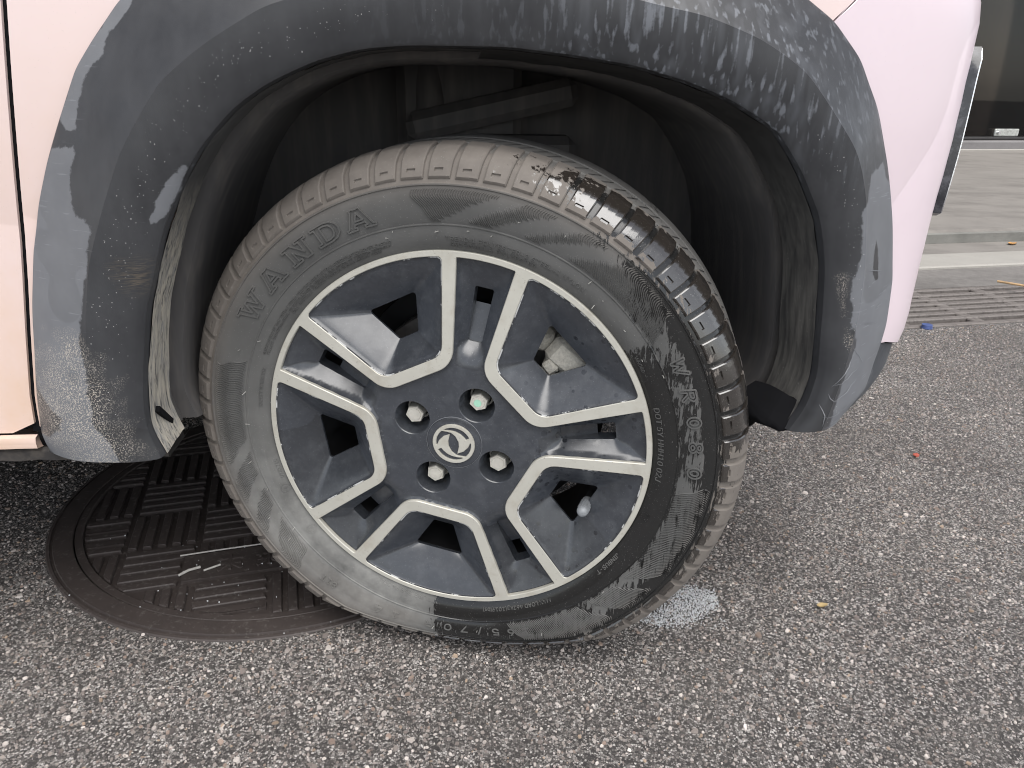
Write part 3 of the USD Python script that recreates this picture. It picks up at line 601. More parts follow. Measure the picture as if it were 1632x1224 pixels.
# ---- returns of the arch (dirty flange) and inner liner
def ragged(i0, i1, v0f, v1f, nr, seed, amp, inset=0.0):
    out = []
    for t in np.linspace(0, 1, nr):
        p = pl[i0:i1] - od[i0:i1] * (.001 + inset * t); v = (vl[i0:i1] + v0f) * (1 - t) + (vl[i0:i1] + v1f) * t
        q = L(p[:, 0], v, p[:, 1]); n_ = fbm(q * [60, 60, 14], 3, seed) - .5
        q[:, 0] += -od[i0:i1, 0] * n_ * amp; q[:, 2] += -od[i0:i1, 1] * n_ * amp; out.append(q)
    return np.array(out)
F1 = int(NS * .5)
fl_ = ragged(0, F1, -.012, -.070, 14, 4, .0035)
fade_l = lambda p: np.clip((.55 - p[:, 2]) / .10, 0, 1)
fade_r = lambda p: np.clip((.57 - p[:, 2]) / .14, 0, 1)  # front flange goes near black toward the top of the arch
obj('rear_flange', cat([loft(fl_, flip=True)]), 'muddy_flange', car, smooth=True, prim={'mud_tone': fade_l})
fl_ = ragged(F1 - 1, NS, -.012, -.080, 14, 6, .003, .006)
obj('front_flange', cat([loft(fl_, flip=True)]), 'grey_flange', car, smooth=True, prim={'mud_tone': fade_r})
# hooked lower end of the front flange and split lower end of the rear flange
hook = trimesh.convex.convex_hull(np.array([(.312, .03, .318), (.318, .03, .292), (.330, -.012, .300), (.345, -.020, .292), (.372, -.018, .297), (.372, -.014, .322), (.350, -.004, .330), (.334, .03, .332), (.366, .02, .292)])).subdivide().subdivide(); hook.vertices = hook.vertices + (fbm(hook.vertices * 90, 3, 5)[:, None] - .5) * .006
obj('trim_clip_recess', hook, 'gap_black', car)
recess_ring = trimesh.creation.torus(.006, .0045, major_sections=18, minor_sections=8); recess_ring.apply_transform(trimesh.transformations.rotation_matrix(1.4, [0, 1, .2])); recess_ring.vertices[:, 2] *= 1.5; recess_ring.apply_translation([.369, -.008, .433])
obj('trim_clip_recess', recess_ring, 'gap_black', car)  # solid black ring put in for the dark of an oval recess
tear = trimesh.creation.box((.004, .040, .006)); tear.apply_transform(trimesh.transformations.rotation_matrix(-.75, [1, 0, 0])); tear.apply_translation([-.2895, .010, .316])
obj('tear', tear, 'gap_black', car, smooth=False)
rows = []
cen = np.array([.035, .30])
for t, ins, v0_ in ((0, -.006, -.055), (0, -.0085, -.097), (0, .0065, -.0975), (0, .0095, -.102), (.12, .012, -.084), (.5, .010, -.084), (1, .008, -.084)):
    p = pl - od * ins; v = (vl + v0_) * (1 - t) + (-.36) * t; rows.append(L(p[:, 0], v, p[:, 1]))
ext = [np.concatenate([r, L([r[-1, 0] - .03], [-r[-1, 1]], [.272])]) for r in rows]
obj('wheel_arch_liner', loft(np.array(ext), flip=True), 'liner_plastic', car, smooth=35)
bk = Polygon(np.vstack([pl - od * .004, [[.33, .2], [-.29, .2]]])).buffer(.03)
bm = extrude(bk, .01); bm.vertices = L(bm.vertices[:, 0], -.36 - bm.vertices[:, 2], bm.vertices[:, 1]); bm.fix_normals()
obj('inner_wing', bm, 'liner_plastic', car, smooth=False)
st_ = [cbox((.16, .05, .30), .012), cbox((.22, .04, .035), .01), cbox((.13, .05, .05), .01)]
for b, at_, ry in zip(st_, ((.02, .335, .55), (.06, .30, .60), (.10, .29, .545)), (0, -.22, 0)):
    b.apply_transform(trimesh.transformations.rotation_matrix(ry, [0, 1, 0])); b.apply_translation(at_)
obj('strut_tower', cat(st_), 'liner_plastic', car, smooth=20)
so = [trimesh.creation.cylinder(radius=.022, segment=[(.0, .27, .22), (-.02, .33, .66)], sections=20)]
th_ = np.linspace(0, 2 * np.pi * 5, 160)
coil = np.stack([.055 * np.cos(th_) - .012, .055 * np.sin(th_) + .315, .44 + th_ / th_[-1] * .2], 1)
obj('strut', cat(so), 'liner_plastic', car, smooth=40)
ar = [rod((.0, .14, .20), (-.05, .62, .22), .02, 12), rod((.10, .16, .24), (.12, .6, .26), .012, 12), rod((0, .1, .28), (0, .75, .28), .016, 12)]
obj('suspension_arm', cat(ar), 'steel_dark', car)

# ---- body skin: door, wing, sill, bumper, lower bumper, grille bar
trim_poly = Polygon([(float(xi_of(u, w)), w) for u, w in np.vstack([po, pl[::-1]])]).buffer(0)
arch_hole = Polygon(np.vstack([[(float(xi_of(u, w)), w) for u, w in po - od * .012], [(float(xi_of(.425, .2)), .2), (-.385, .2)]])).buffer(0)
gapw = [(-.345, 1.0), (-.352, .75), (-.362, .66), (-.3698, .592), (-.3826, .4852), (-.3964, .4023), (-.406, .3385), (-.4075, .3055)]
def skin(name, poly, m_, step=.016, off=0.0, depth=.016, **kw):
    p, t, b = fill(poly, step); P3 = body(p[:, 0], p[:, 1], off)
    parts = [trimesh.Trimesh(P3, t, process=False)]
    for r in b:
        c = np.vstack([r, r[:1]]); parts.append(loft(np.array([body(c[:, 0], c[:, 1], off), body(c[:, 0], c[:, 1], off - .0012), body(c[:, 0], c[:, 1], off - depth)])))
    mm = cat(parts); mm.merge_vertices(); return obj(name, mm, m_, car, smooth=35, **kw)
gl = np.array(gapw)
door_p = Polygon(np.vstack([gl - [.0024, 0], [[-1.35, .3055], [-1.35, 1.0]]])).buffer(-.003).buffer(.003)
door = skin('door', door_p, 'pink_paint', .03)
gs = resample(gl, 60); gapm = loft(np.array([L(gs[:, 0] + k * .006, tumble(gs[:, 1]) - .0035, gs[:, 1]) for k in (-1, 1)])); obj('gap_strip', gapm, 'gap_black', door, smooth=False)  # black strip added behind the door gap to paint its shade
seam_a, seam_b = (.3462, .6876), (.3676, .7065)
seam = [(.335, .676), seam_a, seam_b, (.40, .745), (.43, .80), (.45, 1.0)]
seam = [(float(xi_of(u, w)), w) for u, w in seam]
wing_p = Polygon(np.vstack([gl + [.0024, 0], [[-.395, .3055], [-.395, .29]], [[.335, .29], [.335, .676]], np.array(seam)[1:] - [.0013, 0], ])).buffer(0).difference(arch_hole)
wing_p = max(polys(wing_p.buffer(-.001).buffer(.001)), key=lambda g_: g_.area)
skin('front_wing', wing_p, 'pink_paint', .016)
FRONT = .33 + LC + 1.24
bump_p = Polygon(np.vstack([np.array(seam) + [.0013, 0], [[FRONT, 1.0], [FRONT, .352]], [[.62, .353], [.545, .356], [.475, .371], [.36, .377], [.34, .5]]])).buffer(0).difference(arch_hole)
bump_p = max(polys(bump_p), key=lambda g_: g_.area)
skin('front_bumper', bump_p, 'pink_bumper', .022)
low_p = Polygon([(.36, .272), (.36, .3745), (.475, .3685), (.545, .3535), (.62, .3505), (FRONT, .3495), (FRONT, .272)]).difference(Polygon([(float(xi_of(u, w)), w) for u, w in po - od * .012] + [(.40, .2), (-.38, .2)]).buffer(.0))
low_p = max(polys(low_p), key=lambda g_: g_.area)
skin('lower_bumper', low_p, 'lower_plastic', .016, off=-.005)
sl = [(.0, .3035), (.0055, .302), (.007, .297), (.006, .291), (-.004, .2885), (-.06, .2885)]
sill_rows = np.array([[L(u, v_, w_) for v_, w_ in sl] for u in np.r_[np.linspace(-2.6, -.45, 30), -.43, -.4135, -.4085]])
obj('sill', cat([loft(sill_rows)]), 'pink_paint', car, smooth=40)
nt = np.array([[L(u, v_, w_) for v_, w_ in [(-.004, .305), (-.003, .297), (-.006, .2885)]] for u in (-.4095, -.398)])
obj('sill_notch', loft(nt), 'gap_black', car, smooth=False)
ul = np.r_[np.linspace(-2.6, -.5, 20), np.linspace(-.48, -.289, 24)]
ur = np.array([[L(u, v_, w_ + (.0022 * (meshkit.noise(np.array([[u * 60, 0, 0]]), 3)[0] - .5) if k > 1 else 0)) for k, (v_, w_) in enumerate([(-.03, .2878), (-.004, .2872), (-.001, .284), (-.0015, .2745), (-.004, .2725), (-.05, .2715)])] for u in ul])
us = cat([loft(ur)]); e_ = ur[-1]; us = cat([us, loft(np.array([e_, e_ + [.0, .05, 0]])), loft(np.array([e_, e_ + [.0, .05, 0]]), flip=True)])
obj('sill_flange', us, 'underbody', car, smooth=25)
# glossy grille bar that stands proud of the nose, with its bright edge
gxi = np.r_[.33 + LC * .93, .33 + LC, np.linspace(.33 + LC + .03, FRONT, 26)]
def bar_at(off, w0, w1): return np.array([body(gxi, np.full(len(gxi), w), off) for w in np.linspace(w0, w1, 24)])
gpoly = box(.33 + LC * .80, .497, FRONT, .676).buffer(-.014).buffer(.014)
skin('grille_panel', gpoly, 'gloss_black', .02, off=.0105, depth=.013)
gp2 = gpoly.buffer(-.0015); ed = ring_pts(gp2.exterior, step=.02); ed = np.vstack([ed, ed[:1]])
E3 = body(ed[:, 0], ed[:, 1], .0106); E4 = body(ed[:, 0], ed[:, 1], .0118); e5 = ring_pts(gpoly.buffer(-.006).exterior, n=len(ed) - 1); e5 = np.vstack([e5, e5[:1]])
k0 = cKDTree(e5[:-1]).query(ed[0])[1]; e5 = np.roll(e5[:-1], -k0, 0); e5 = np.vstack([e5, e5[:1]])
obj('bright_edge', loft(np.array([E3, E4, body(e5[:, 0], e5[:, 1], .0119), body(e5[:, 0], e5[:, 1], .0106)])), 'chrome', car, smooth=30)
# lamp edge above the nose
lp = box(.33 + LC * .86, .71, .33 + LC + .35, .775).buffer(-.012).buffer(.012)
skin('headlamp', lp, 'glass_dark', .02, off=.004)
# hidden dark inner shell, floor, bonnet and cabin side so that no light leaks through the seams
xs = np.r_[np.linspace(-2.6, .33, 40), .33 + LC * np.linspace(.05, 1, 14), np.linspace(.33 + LC + .05, FRONT, 16)]
ishell = [Polygon([(-2.6, .30), (-2.6, .99), (FRONT, .99), (FRONT, .30)]).difference(arch_hole.buffer(.004))]
p, t, b = fill(max(polys(ishell[0]), key=lambda g_: g_.area), .05)
obj('inner_shell', (body(p[:, 0], p[:, 1], -.020), t), 'shell_dark', car, smooth=False)
bz = np.array([[L(u, v_, z_) for v_, z_ in ((tumble(1.0), 1.0), (-.10, 1.025), (-.4, 1.05), (-.8, 1.06), (-1.2, 1.05), (-1.5, 1.025), (-1.6, 1.0))] for u in np.r_[np.linspace(-.5, .30, 10)]])
obj('bonnet', loft(bz), 'pink_paint', car, smooth=40)
nose = np.array([body(np.linspace(.30, FRONT, 40), np.full(40, 1.0)), body(np.linspace(.30, FRONT, 40), np.full(40, 1.0)) * [.86, 1, 1] + [0, 0, .03]])
obj('bonnet_lip', loft(nose), 'pink_paint', car, smooth=40)
cab = np.array([[L(u, v_, z_) for u in (-2.6, -.5)] for v_, z_ in ((tumble(1.0), 1.0), (-.12, 1.45), (-.25, 1.56), (-1.4, 1.56), (-1.5, 1.45), (-1.6, 1.0))])
obj('cabin', loft(cab), 'glass_dark', car, smooth=25)
ws = np.array([[L(u, v_, z_) for u, z_ in ((-.5, 1.03), (-1.05, 1.55))] for v_ in (-.08, -.5, -1.1, -1.5)])
obj('windscreen', loft(ws), 'glass_dark', car, smooth=25)
fs = np.array([[L(u, -1.62, z_) for u in np.linspace(-2.6, .36, 12)] for z_ in (.19, 1.0)]); obj('far_side', loft(fs, flip=True), 'pink_paint', car)
rp = np.array([[L(-2.6, v_, z_) for v_ in (0, -1.62)] for z_ in (.20, 1.5)]); obj('rear_panel', loft(rp), 'pink_paint', car)
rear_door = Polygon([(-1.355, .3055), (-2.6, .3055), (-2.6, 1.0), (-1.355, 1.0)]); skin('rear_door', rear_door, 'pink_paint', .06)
fb = [cbox((2.17, 1.5, .05), .01), cbox((.16, 1.5, .05), .01), cbox((.9, .9, .05), .01)]
for b_, at_ in zip(fb, ((-1.505, 1.02, .185), (.40, 1.05, .265), (-.02, .95, .20))): b_.apply_translation(at_)
obj('underbody', cat(fb), 'underbody', car, smooth=False)
obj('scratch', scratch_mesh, 'scratch_pale', trim_prim, smooth=False)
tp = [(.10, -.08), (.20, -.085), (.255, -.088), (.285, -.07), (.295, -.04), (.296, .0), (.295, .04), (.285, .07), (.255, .088), (.1, .08)]
for u_, v_ in ((-2.42, -.10), (-2.42, -1.48), (0.0, -1.48)):
    a_r = np.linspace(0, 2 * np.pi, 48, endpoint=False)
    obj('tyre', loft(np.array([[(u_ + r_ * math.cos(t_), -v_ + y_, .293 + r_ * math.sin(t_)) for t_ in a_r] for r_, y_ in tp]), closed=True), 'steel_dark', car, smooth=35)
# ------------------------------------------------------------------ front wheel (wheel frame: x right, y down, z inward; angles counter-clockwise from the front)
PROF = np.array([(197, 16), (200, 8), (206, 3.2), (210, .5), (216, -2.6), (223, -3.8), (229.3, -4.2), (229.9, -5.0), (230.7, -5.1), (231.4, -4.6), (236, -6.4), (244, -8.0), (252, -9.0), (259, -9.2), (264, -8.8), (266.2, -8.3), (266.9, -9.4), (268.0, -9.2), (268.9, -7.4),
                 (270.5, -6.4), (274, -3.6), (279, 1.2), (283.5, 7.5), (286.5, 14), (289, 22), (291, 31), (292.2, 40), (292.6, 43), (295.4, 44.5), (296, 55), (296.3, 68), (296.2, 79), (294, 80), (289.5, 81.2), (289.5, 86), (294, 87.2), (296.2, 88.5), (296.3, 100), (295.8, 122),
                 (294.5, 124), (289, 125.5), (289, 130), (293, 131.5), (292, 140), (288, 152), (281, 163), (270, 171), (245, 176), (215, 172), (200, 160)]) / 1000
_g = (PROF[:, 1] < .05) & (PROF[:, 0] > .2690) & (np.arange(len(PROF)) < 30)
PROF[:, 0] += np.where(_g, np.interp(PROF[:, 0], [.2690, .2790, .2890, .2950, .30], [0, .0062, .0068, .0035, .0030]), 0) + np.where(~_g & (PROF[:, 0] > .286) & (PROF[:, 1] < .15), .0030, 0)
def prof_d(r): i = slice(0, 29); return np.interp(r, PROF[i, 0], PROF[i, 1])
NA = 540
ang = np.arange(NA) / NA * 360.0
pf = []
for a, b in zip(PROF[:-1], PROF[1:]):
    n_ = max(1, int(np.linalg.norm(b - a) / .006)); pf += [a + (b - a) * k / n_ for k in range(n_)]
pf = np.array(pf + [PROF[-1]])
tyre_m = loft(np.array([W2C(pol(np.full(NA, r), ang, np.full(NA, d))) for r, d in pf]), closed=True)
def wcoord(p): q = C2W(p); return np.hypot(q[:, 0], q[:, 1]), np.degrees(np.arctan2(-q[:, 1], q[:, 0])), q[:, 2]
def m_wet_sheen(p):
    r, a, d = wcoord(p)
    side = np.interp(a, [-180, -112, -103, -96, -70, -60, -45, -30, -10, 5, 20, 40, 58, 70, 180], [0, 0, .2, .97, .80, .60, .62, .58, .58, .58, .62, .56, .22, 0, 0])
    inner = np.interp(r, [.20, .226, .2302, .232, .25, .268], [1.0, 1.0, .95, .80, .85, 1.1])
    bead = np.interp(a, [-180, -104, -99, -60, -30, -5, 18, 30, 36, 180], [0, 0, 1, 1, .95, .95, .85, .5, 0, 0])
    s = np.where(r < .2300, bead, side * inner * 1.0) + .35 * np.interp(r, [.256, .259, .266, .2685], [0, 1, 1, 0]) * np.interp(a, [-48, -40, 40, 55], [0, 1, 1, 0])
    tr = np.interp(a, [-180, -25, -14, 0, 4, 20, 52, 58, 66, 76, 84, 180], [0, 0, .10, .25, .9, 1, 1, .74, .45, .15, 0, 0]) * np.interp(d, [.026, .034], [1, .30])  # crown kept less wet, its paler grey paints in a sky sheen
    return np.where((d > -.0055) & (r > .2705), tr, s)
def m_mud(p):
    r, a, d = wcoord(p)
    crown = np.clip((d - .016) / .006, 0, 1) * np.interp(a, [-180, -60, -10, 60, 150, 180], [.3, .5, .2, .2, .3, .3])
    t = np.where(r > .2685, 1.0, np.interp(r, [.25, .2685], [0, .45])) * (1 - np.clip((d - .018) / .006, 0, 1) * .85)
    return np.clip(t + np.interp(a, [-180, -150, -130, -110, -100, 180], [0, .1, .25, .35, .0, 0]) * (r > .235), 0, 1)
def m_pale(p):
    r, a, d = wcoord(p); return np.interp(a, [-180, -172, -150, -125, -108, -100, 165, 180], [.25, .4, .8, 1, 1, 0, 0, .25]) * np.interp(r, [.2, .21, .262, .27], [.9, 1, 1, .1])
WP = {'wet': m_wet_sheen, 'mud_tone': m_mud, 'pale': m_pale}
WR_ = {'wet': lambda p: m_wet_sheen(p) * .55, 'mud_tone': m_mud, 'pale': m_pale}
WL_ = {'wet': lambda p: m_wet_sheen(p) * .25, 'mud_tone': m_mud, 'pale': m_pale}  # lowered wetness pales the letters, painting in highlights of their wet edges
tyre = obj('front_tyre', tyre_m, 'tyre_rubber', car, smooth=28, prim=WP)

# shoulder tread blocks, each with bevelled edges, a slit and a stepped foot
i0, i1 = 19, 28
sp = resample(PROF[i0:i1], 60); tn = np.gradient(sp, axis=0); tn /= np.linalg.norm(tn, axis=1, keepdims=True); nr_ = np.c_[tn[:, 1], -tn[:, 0]]
sl_ = np.r_[0, np.cumsum(np.linalg.norm(np.diff(sp, axis=0), axis=1))]
def on_prof(s, h):
    r = np.interp(s, sl_, sp[:, 0]); d = np.interp(s, sl_, sp[:, 1]); a, b = np.interp(s, sl_, nr_[:, 0]), np.interp(s, sl_, nr_[:, 1]); return r + a * h, d + b * h
NB = 67; S_END = sl_[-1]
br = np.random.default_rng(9)
ths = np.array([0, .03, .08, .27, .30, .62, .65, .92, .97, 1.0]); ss = np.array([0, .0008, .002, .0065, .0072, .0090, .0097, .016, .022, .029, .036, .043, S_END - .002, S_END - .0006, S_END])
for k in range(NB):
    c = 92.9 - k * 360 / NB; wdt = 360 / NB * (.83 + br.uniform(-.03, .03)); foot = br.uniform(-.0004, .0004)
    S, TH = np.meshgrid(ss, ths, indexing='ij')
    H = np.full(S.shape, .0030)
    H[0, :] = 0; H[-1, :] = 0; H[:, 0] = -.0006; H[:, -1] = -.0006; H[1, 1:-1] = .0016; H[-2, 1:-1] = .0016; H[:, 1] = np.minimum(H[:, 1], .0022); H[:, -2] = np.minimum(H[:, -2], .0022)
    H[0, :] = -.0005; H[-1, :] = -.0005
    H[4:6, 4:6] = .0012
    bend = .10 * np.sin(np.clip(S / S_END, 0, 1) * 1.9) * (360 / NB)
    A = c - (TH - .5) * wdt * (1.0 + .06 * S / S_END) - bend
    r, d = on_prof(S + foot * (TH > .5), H)
    obj('tread_block', loft(W2C(pol(r, A, d)), flip=True), 'tread_rubber', tyre, smooth=32, prim=WP)
# thin cross cuts on the rib behind the shoulder
cuts = []
for k in range(NB * 2):
    a = 92.9 - (k + .5) * 180 / NB; rr = .2994
    pts = [pol(np.array([rr + .0004]), np.array([a - t * 2.2 + s_]), np.array([.047 + t * .028]))[0] for t in (0, .5, 1) for s_ in (-.10, .10)]
    v_ = np.array(pts).reshape(3, 2, 3); cuts.append(loft(W2C(v_), flip=True))
obj('rib_cuts', cat(cuts), 'gap_black', tyre, smooth=False, kind='stuff')

# fine wavy ribbing of the sidewall
def ribs(a_hi, a_lo, breaks, slope, wave):
    out = []
    for th in np.arange(a_hi, a_lo, -.52):
        t = np.linspace(0, 1, 13); r = .2325 + t * .0325; a = th + wave * np.sin((t - .35) * 3.4) + .4 * np.sin(t * 9)
        ok = np.ones(13, bool)
        for bk_, hw in breaks: ok &= np.abs(a - (bk_ + slope * (t - .5))) > hw
        run = []
        for i in range(14):
            if i < 13 and ok[i]: run.append(i)
            else:
                if len(run) > 2:
                    rr, aa = r[run], a[run]; h = np.full(len(run), .00125); h[0] = h[-1] = 0; wd = np.degrees(.00075 / rr)
                    rows_ = [pol(rr, aa + wd, prof_d(rr) + .0003), pol(rr, aa, prof_d(rr) - h), pol(rr, aa - wd, prof_d(rr) + .0003)]
                    out.append(loft(W2C(np.array(rows_))))
                run = []
    return cat(out)
for args in ((218, 158, ((186, 1.4), (197, 1.7), (207, 1.8)), 9, 1.5), (91, 31, ((78.5, 1.7), (66, 2.1), (55, 2.0)), -14, 2.1), (-10, -78, ((-39, 1.8), (-52, 1.5)), 8, 1.6)):
    mm = ribs(*args); obj('sidewall_ribbing', mm, 'tyre_rubber', tyre, smooth=False, prim=WR_, kind='stuff')

# raised lettering
def bent(mm, deg, r0, h=.0006, squeeze=1.0):
    """flat lettering (x along, y out, z up) laid on the sidewall, reading clockwise, centred at deg"""
    mm = mm.copy(); v_ = mm.vertices; x = (v_[:, 0] - (v_[:, 0].min() + v_[:, 0].max()) / 2) * squeeze; y = v_[:, 1]; z = v_[:, 2]
    r = r0 + y; a = deg - np.degrees(x / (r0 + .005)); d = prof_d(r) - np.where(z > 1e-6, h, -.0004)
    mm.vertices = W2C(pol(r, a, d)); mm.fix_normals(); return mm
def word(text, deg, r0, height, name='raised_lettering', squeeze=1.0, bold=False, h=.0008):
    obj(name, bent(meshkit.text_mesh(text, height, .001, bold), deg, r0, h, squeeze), 'tyre_rubber', tyre, smooth=False, prim=WL_)
def stroke(pts, w): return LineString(pts).buffer(w, cap_style='flat', join_style='mitre')
def slab_letter(ch):
    w = .105
    if ch == 'A': g_ = [stroke([(.12, .06), (.46, 1)], w), stroke([(.90, .06), (.56, 1)], w), box(.28, .28, .74, .42), box(.30, .90, .70, 1.0), box(-.06, 0, .34, .12), box(.66, 0, 1.08, .12)]
    elif ch == 'N': g_ = [box(.10, .0, .30, 1), box(.74, .0, .92, 1), Polygon([(.10, 1), (.36, 1), (.92, 0), (.66, 0)]), box(-.04, 0, .44, .12), box(-.04, .88, .30, 1), box(.58, .88, 1.06, 1)]
    elif ch == 'D': g_ = [Polygon([(.10, 0), (.5, 0), (.78, .08), (.94, .28), (.98, .5), (.94, .72), (.78, .92), (.5, 1), (.10, 1)]).difference(Polygon([(.31, .14), (.48, .14), (.66, .2), (.74, .34), (.76, .5), (.74, .66), (.66, .8), (.48, .86), (.31, .86)])), box(-.06, 0, .12, .12), box(-.06, .88, .12, 1)]
    else: g_ = [stroke([(.10, 1), (.34, .0)], .085), stroke([(.34, .0), (.56, .86)], .07), stroke([(.56, .86), (.80, .0)], .085), stroke([(.80, .0), (1.06, 1)], .07), box(-.08, .88, .30, 1), box(.86, .88, 1.26, 1), box(.26, 0, .42, .1), box(.72, 0, .88, .1)]
    return unary_union(g_).buffer(0)
def outline(g_, sz, w): return affinity.scale(g_, sz, sz, origin=(0, 0)).simplify(.0002).boundary.buffer(w, quad_segs=2)
for ch, a in zip('WANDA', (141.8, 132.6, 123.0, 114.6, 106.2)):
    o = outline(affinity.scale(slab_letter(ch), 1.42, 1, origin=(0, 0)), .0190, .00075); obj('raised_letter', bent(extrude(o, .001), a, .2380, .0015), 'tyre_rubber', tyre, smooth=False, prim=WL_)
def ell(cx_, cy_, a, b): return affinity.scale(Point(cx_, cy_).buffer(1, 12), a, b)
def model_letter(ch):
    if ch == 'W': return LineString([(.1, 1), (.22, .06), (.46, .8), (.66, .06), (1.0, 1)]).buffer(.085, quad_segs=4)
    if ch == 'R': return unary_union([LineString([(.12, 0), (.24, 1)]).buffer(.085, quad_segs=4), LineString([(.24, .95), (.62, .95), (.76, .76), (.62, .54), (.24, .5)]).buffer(.085, quad_segs=4), LineString([(.42, .5), (.74, .02)]).buffer(.085, quad_segs=4)])
    if ch == '8': return unary_union([ell(.44, .74, .30, .27), ell(.44, .27, .35, .29)]).difference(unary_union([ell(.44, .75, .14, .11), ell(.44, .27, .17, .13)]))
    return ell(.44, .5, .36, .52).difference(ell(.44, .5, .17, .31))
for ch, a in zip('WR080', (22.3, 15.4, 8.6, 2.3, -4.3)):
    o = outline(affinity.scale(model_letter(ch), 1.25, 1, origin=(0, 0)), .0130, .00065); obj('raised_letter', bent(extrude(o, .001), a, .2402, .0013), 'tyre_rubber', tyre, smooth=False, prim=WL_)
for ch, a in zip('165/70R14', (-74, -78.4, -82.8, -87.2, -91.6, -96.2, -101.5, -111.5, -116.5)):
    mm = meshkit.text_mesh(ch, .0125, .001); obj('raised_letter', bent(mm, a, .2400, .0010), 'tyre_rubber', tyre, smooth=False, prim=WL_)
word('81T', -132, .2440, .0085, h=.0011)
word('TREAD:1 POLYESTER+2 STEEL+1 NYLON', 68.5, .2155, .0042, squeeze=1.25)
word('SIDEWALL:1 POLYESTER', 74.5, .2095, .0042, squeeze=1.22)
word('SAFETY WARNING:', 163.6, .2135, .0036, squeeze=1.05)
word('SERIOUS INJURY MAY RESULT FROM: TIRE FAILURE DUE TO UNDERINFLATION/OVERLOADING', 127.0, .2175, .0026, squeeze=1.22)
word('FOLLOW OWNER\'S MANUAL OR TIRE PLACARD IN VEHICLE. EXPLOSION OF TIRE/RIM ASSEMBLY', 127.0, .2138, .0026, squeeze=1.16)
word('ONLY SPECIALLY TRAINED PERSONS SHOULD MOUNT TIRES', 121.0, .2102, .0026, squeeze=1.16)
word('MAX LOAD 462kg(1019lbs)', -74.5, .2125, .0040, squeeze=1.15)
word('TUBELESS RADIAL', -111.5, .2090, .0042, squeeze=1.3)
word('DOT 5Y HHH10 02J', 2.0, .2105, .0055, squeeze=1.15)
word('0281745', -169.2, .2085, .0036, squeeze=1.1)
word('4', -162.4, .2105, .0030)
word('WR080', 26.0, .2115, .0034, squeeze=1.1)
word('JINBUS-T', -41, .2105, .0040, squeeze=1.25)
for a, r_in in ((-162.4, .0048), (-146.8, .0052), (-21.2, .0052)):
    o = Point(0, 0).buffer(r_in, 16).boundary.buffer(.0004, quad_segs=1)
    if r_in > .005: o = unary_union([o, Point(0, 0).buffer(.003, 12).boundary.buffer(.0004, quad_segs=1), LineString([(-.001, .0018), (.0012, -.001)]).buffer(.0004)])
    mm = extrude(o, .001); mm.apply_translation([0, .0018, 0]); obj('raised_mark', bent(mm, a, .2105 if a != -146.8 else .2125, .0005), 'tyre_rubber', tyre, smooth=False, prim=WP)
hairs = []; hr = np.random.default_rng(17)
for a, r in [(99.8, .228), (101.5, .222), (88.5, .224), (81.0, .226), (75.5, .226), (50, .229), (45.5, .213), (45, .222), (36, .218), (27, .217), (21.5, .229), (150, .2265), (168.5, .205), (166, .231), (176, .229), (187, .236), (196, .232), (204, .246), (212, .242), (-100, .25), (-88, .247), (-70, .25), (-62, .262), (-48, .233), (154.5, .243), (-150, .2295), (70, .246), (60.3, .252)]:
    b = pol(np.array([r]), np.array([a]), prof_d(np.array([r])) + .0003)[0]; t = b + np.array([hr.normal(0, .0012), hr.normal(0, .0012), -.0045]); hairs.append(rod(W2C(b), W2C(t), .00042, 5))
obj('moulding_hairs', cat(hairs), 'pale_rubber', tyre, smooth=40, kind='stuff')

# ---- wheel cover
def dome(r): return -.0035 * np.clip((.205 - r) / .115, 0, 1) ** 1.2
def wedge(y0, xa, slope, r_round):
    Y = .26; pts = [(-xa - slope * (Y - y0), Y), (-xa, y0), (xa, y0), (xa + slope * (Y - y0), Y)]
    return Polygon(pts).buffer(-r_round, quad_segs=10).buffer(r_round, quad_segs=10)
DISC = Point(0, 0).buffer(.1990, 96); win0 = wedge(.0935, .0345, .505, .017).intersection(DISC).buffer(-.004, quad_segs=6).buffer(.004, quad_segs=6)
band0 = wedge(.0800, .0395, .548, .025)
def turn(g_, phi): return affinity.rotate(g_, phi - 90, origin=(0, 0))
CENT = [40 + 72 * k for k in range(5)]
wins, bands = [turn(win0, a) for a in CENT], [turn(band0, a) for a in CENT]
def XY(p, d): p = np.asarray(p); r = np.hypot(p[..., 0], p[..., 1]); return W2C(np.stack([p[..., 0], -p[..., 1], d + dome(r)], -1))
cover_parts = []
# pockets of the five large windows
hole0 = Polygon([(-.0115, .1195), (.0115, .1195), (.0285, .1585), (-.0285, .1585)]).buffer(-.003).buffer(.003)
def corner_param(poly, targets, n):
    c = ring_pts(poly.exterior, n=1200); idx = [int(np.argmin(np.linalg.norm(c - t_, axis=1))) for t_ in targets]
    if ((idx[1] - idx[0]) % 1200) > 600: c = c[::-1]; idx = [int(np.argmin(np.linalg.norm(c - t_, axis=1))) for t_ in targets]
    out = []
    for a, b in zip(idx, idx[1:] + idx[:1]):
        k = (b - a) % 1200; out.append(c[(a + np.linspace(0, k, n, endpoint=False).astype(int)) % 1200])
    return np.vstack(out)
WC = [(-.0345, .0935), (.0345, .0935), (.080, .182), (-.080, .182)]; HC = [(-.0115, .1195), (.0115, .1195), (.0285, .1585), (-.0285, .1585)]
a_ = corner_param(win0, np.array(WC), 48); b_ = corner_param(hole0, np.array(HC), 48)
win_in = []
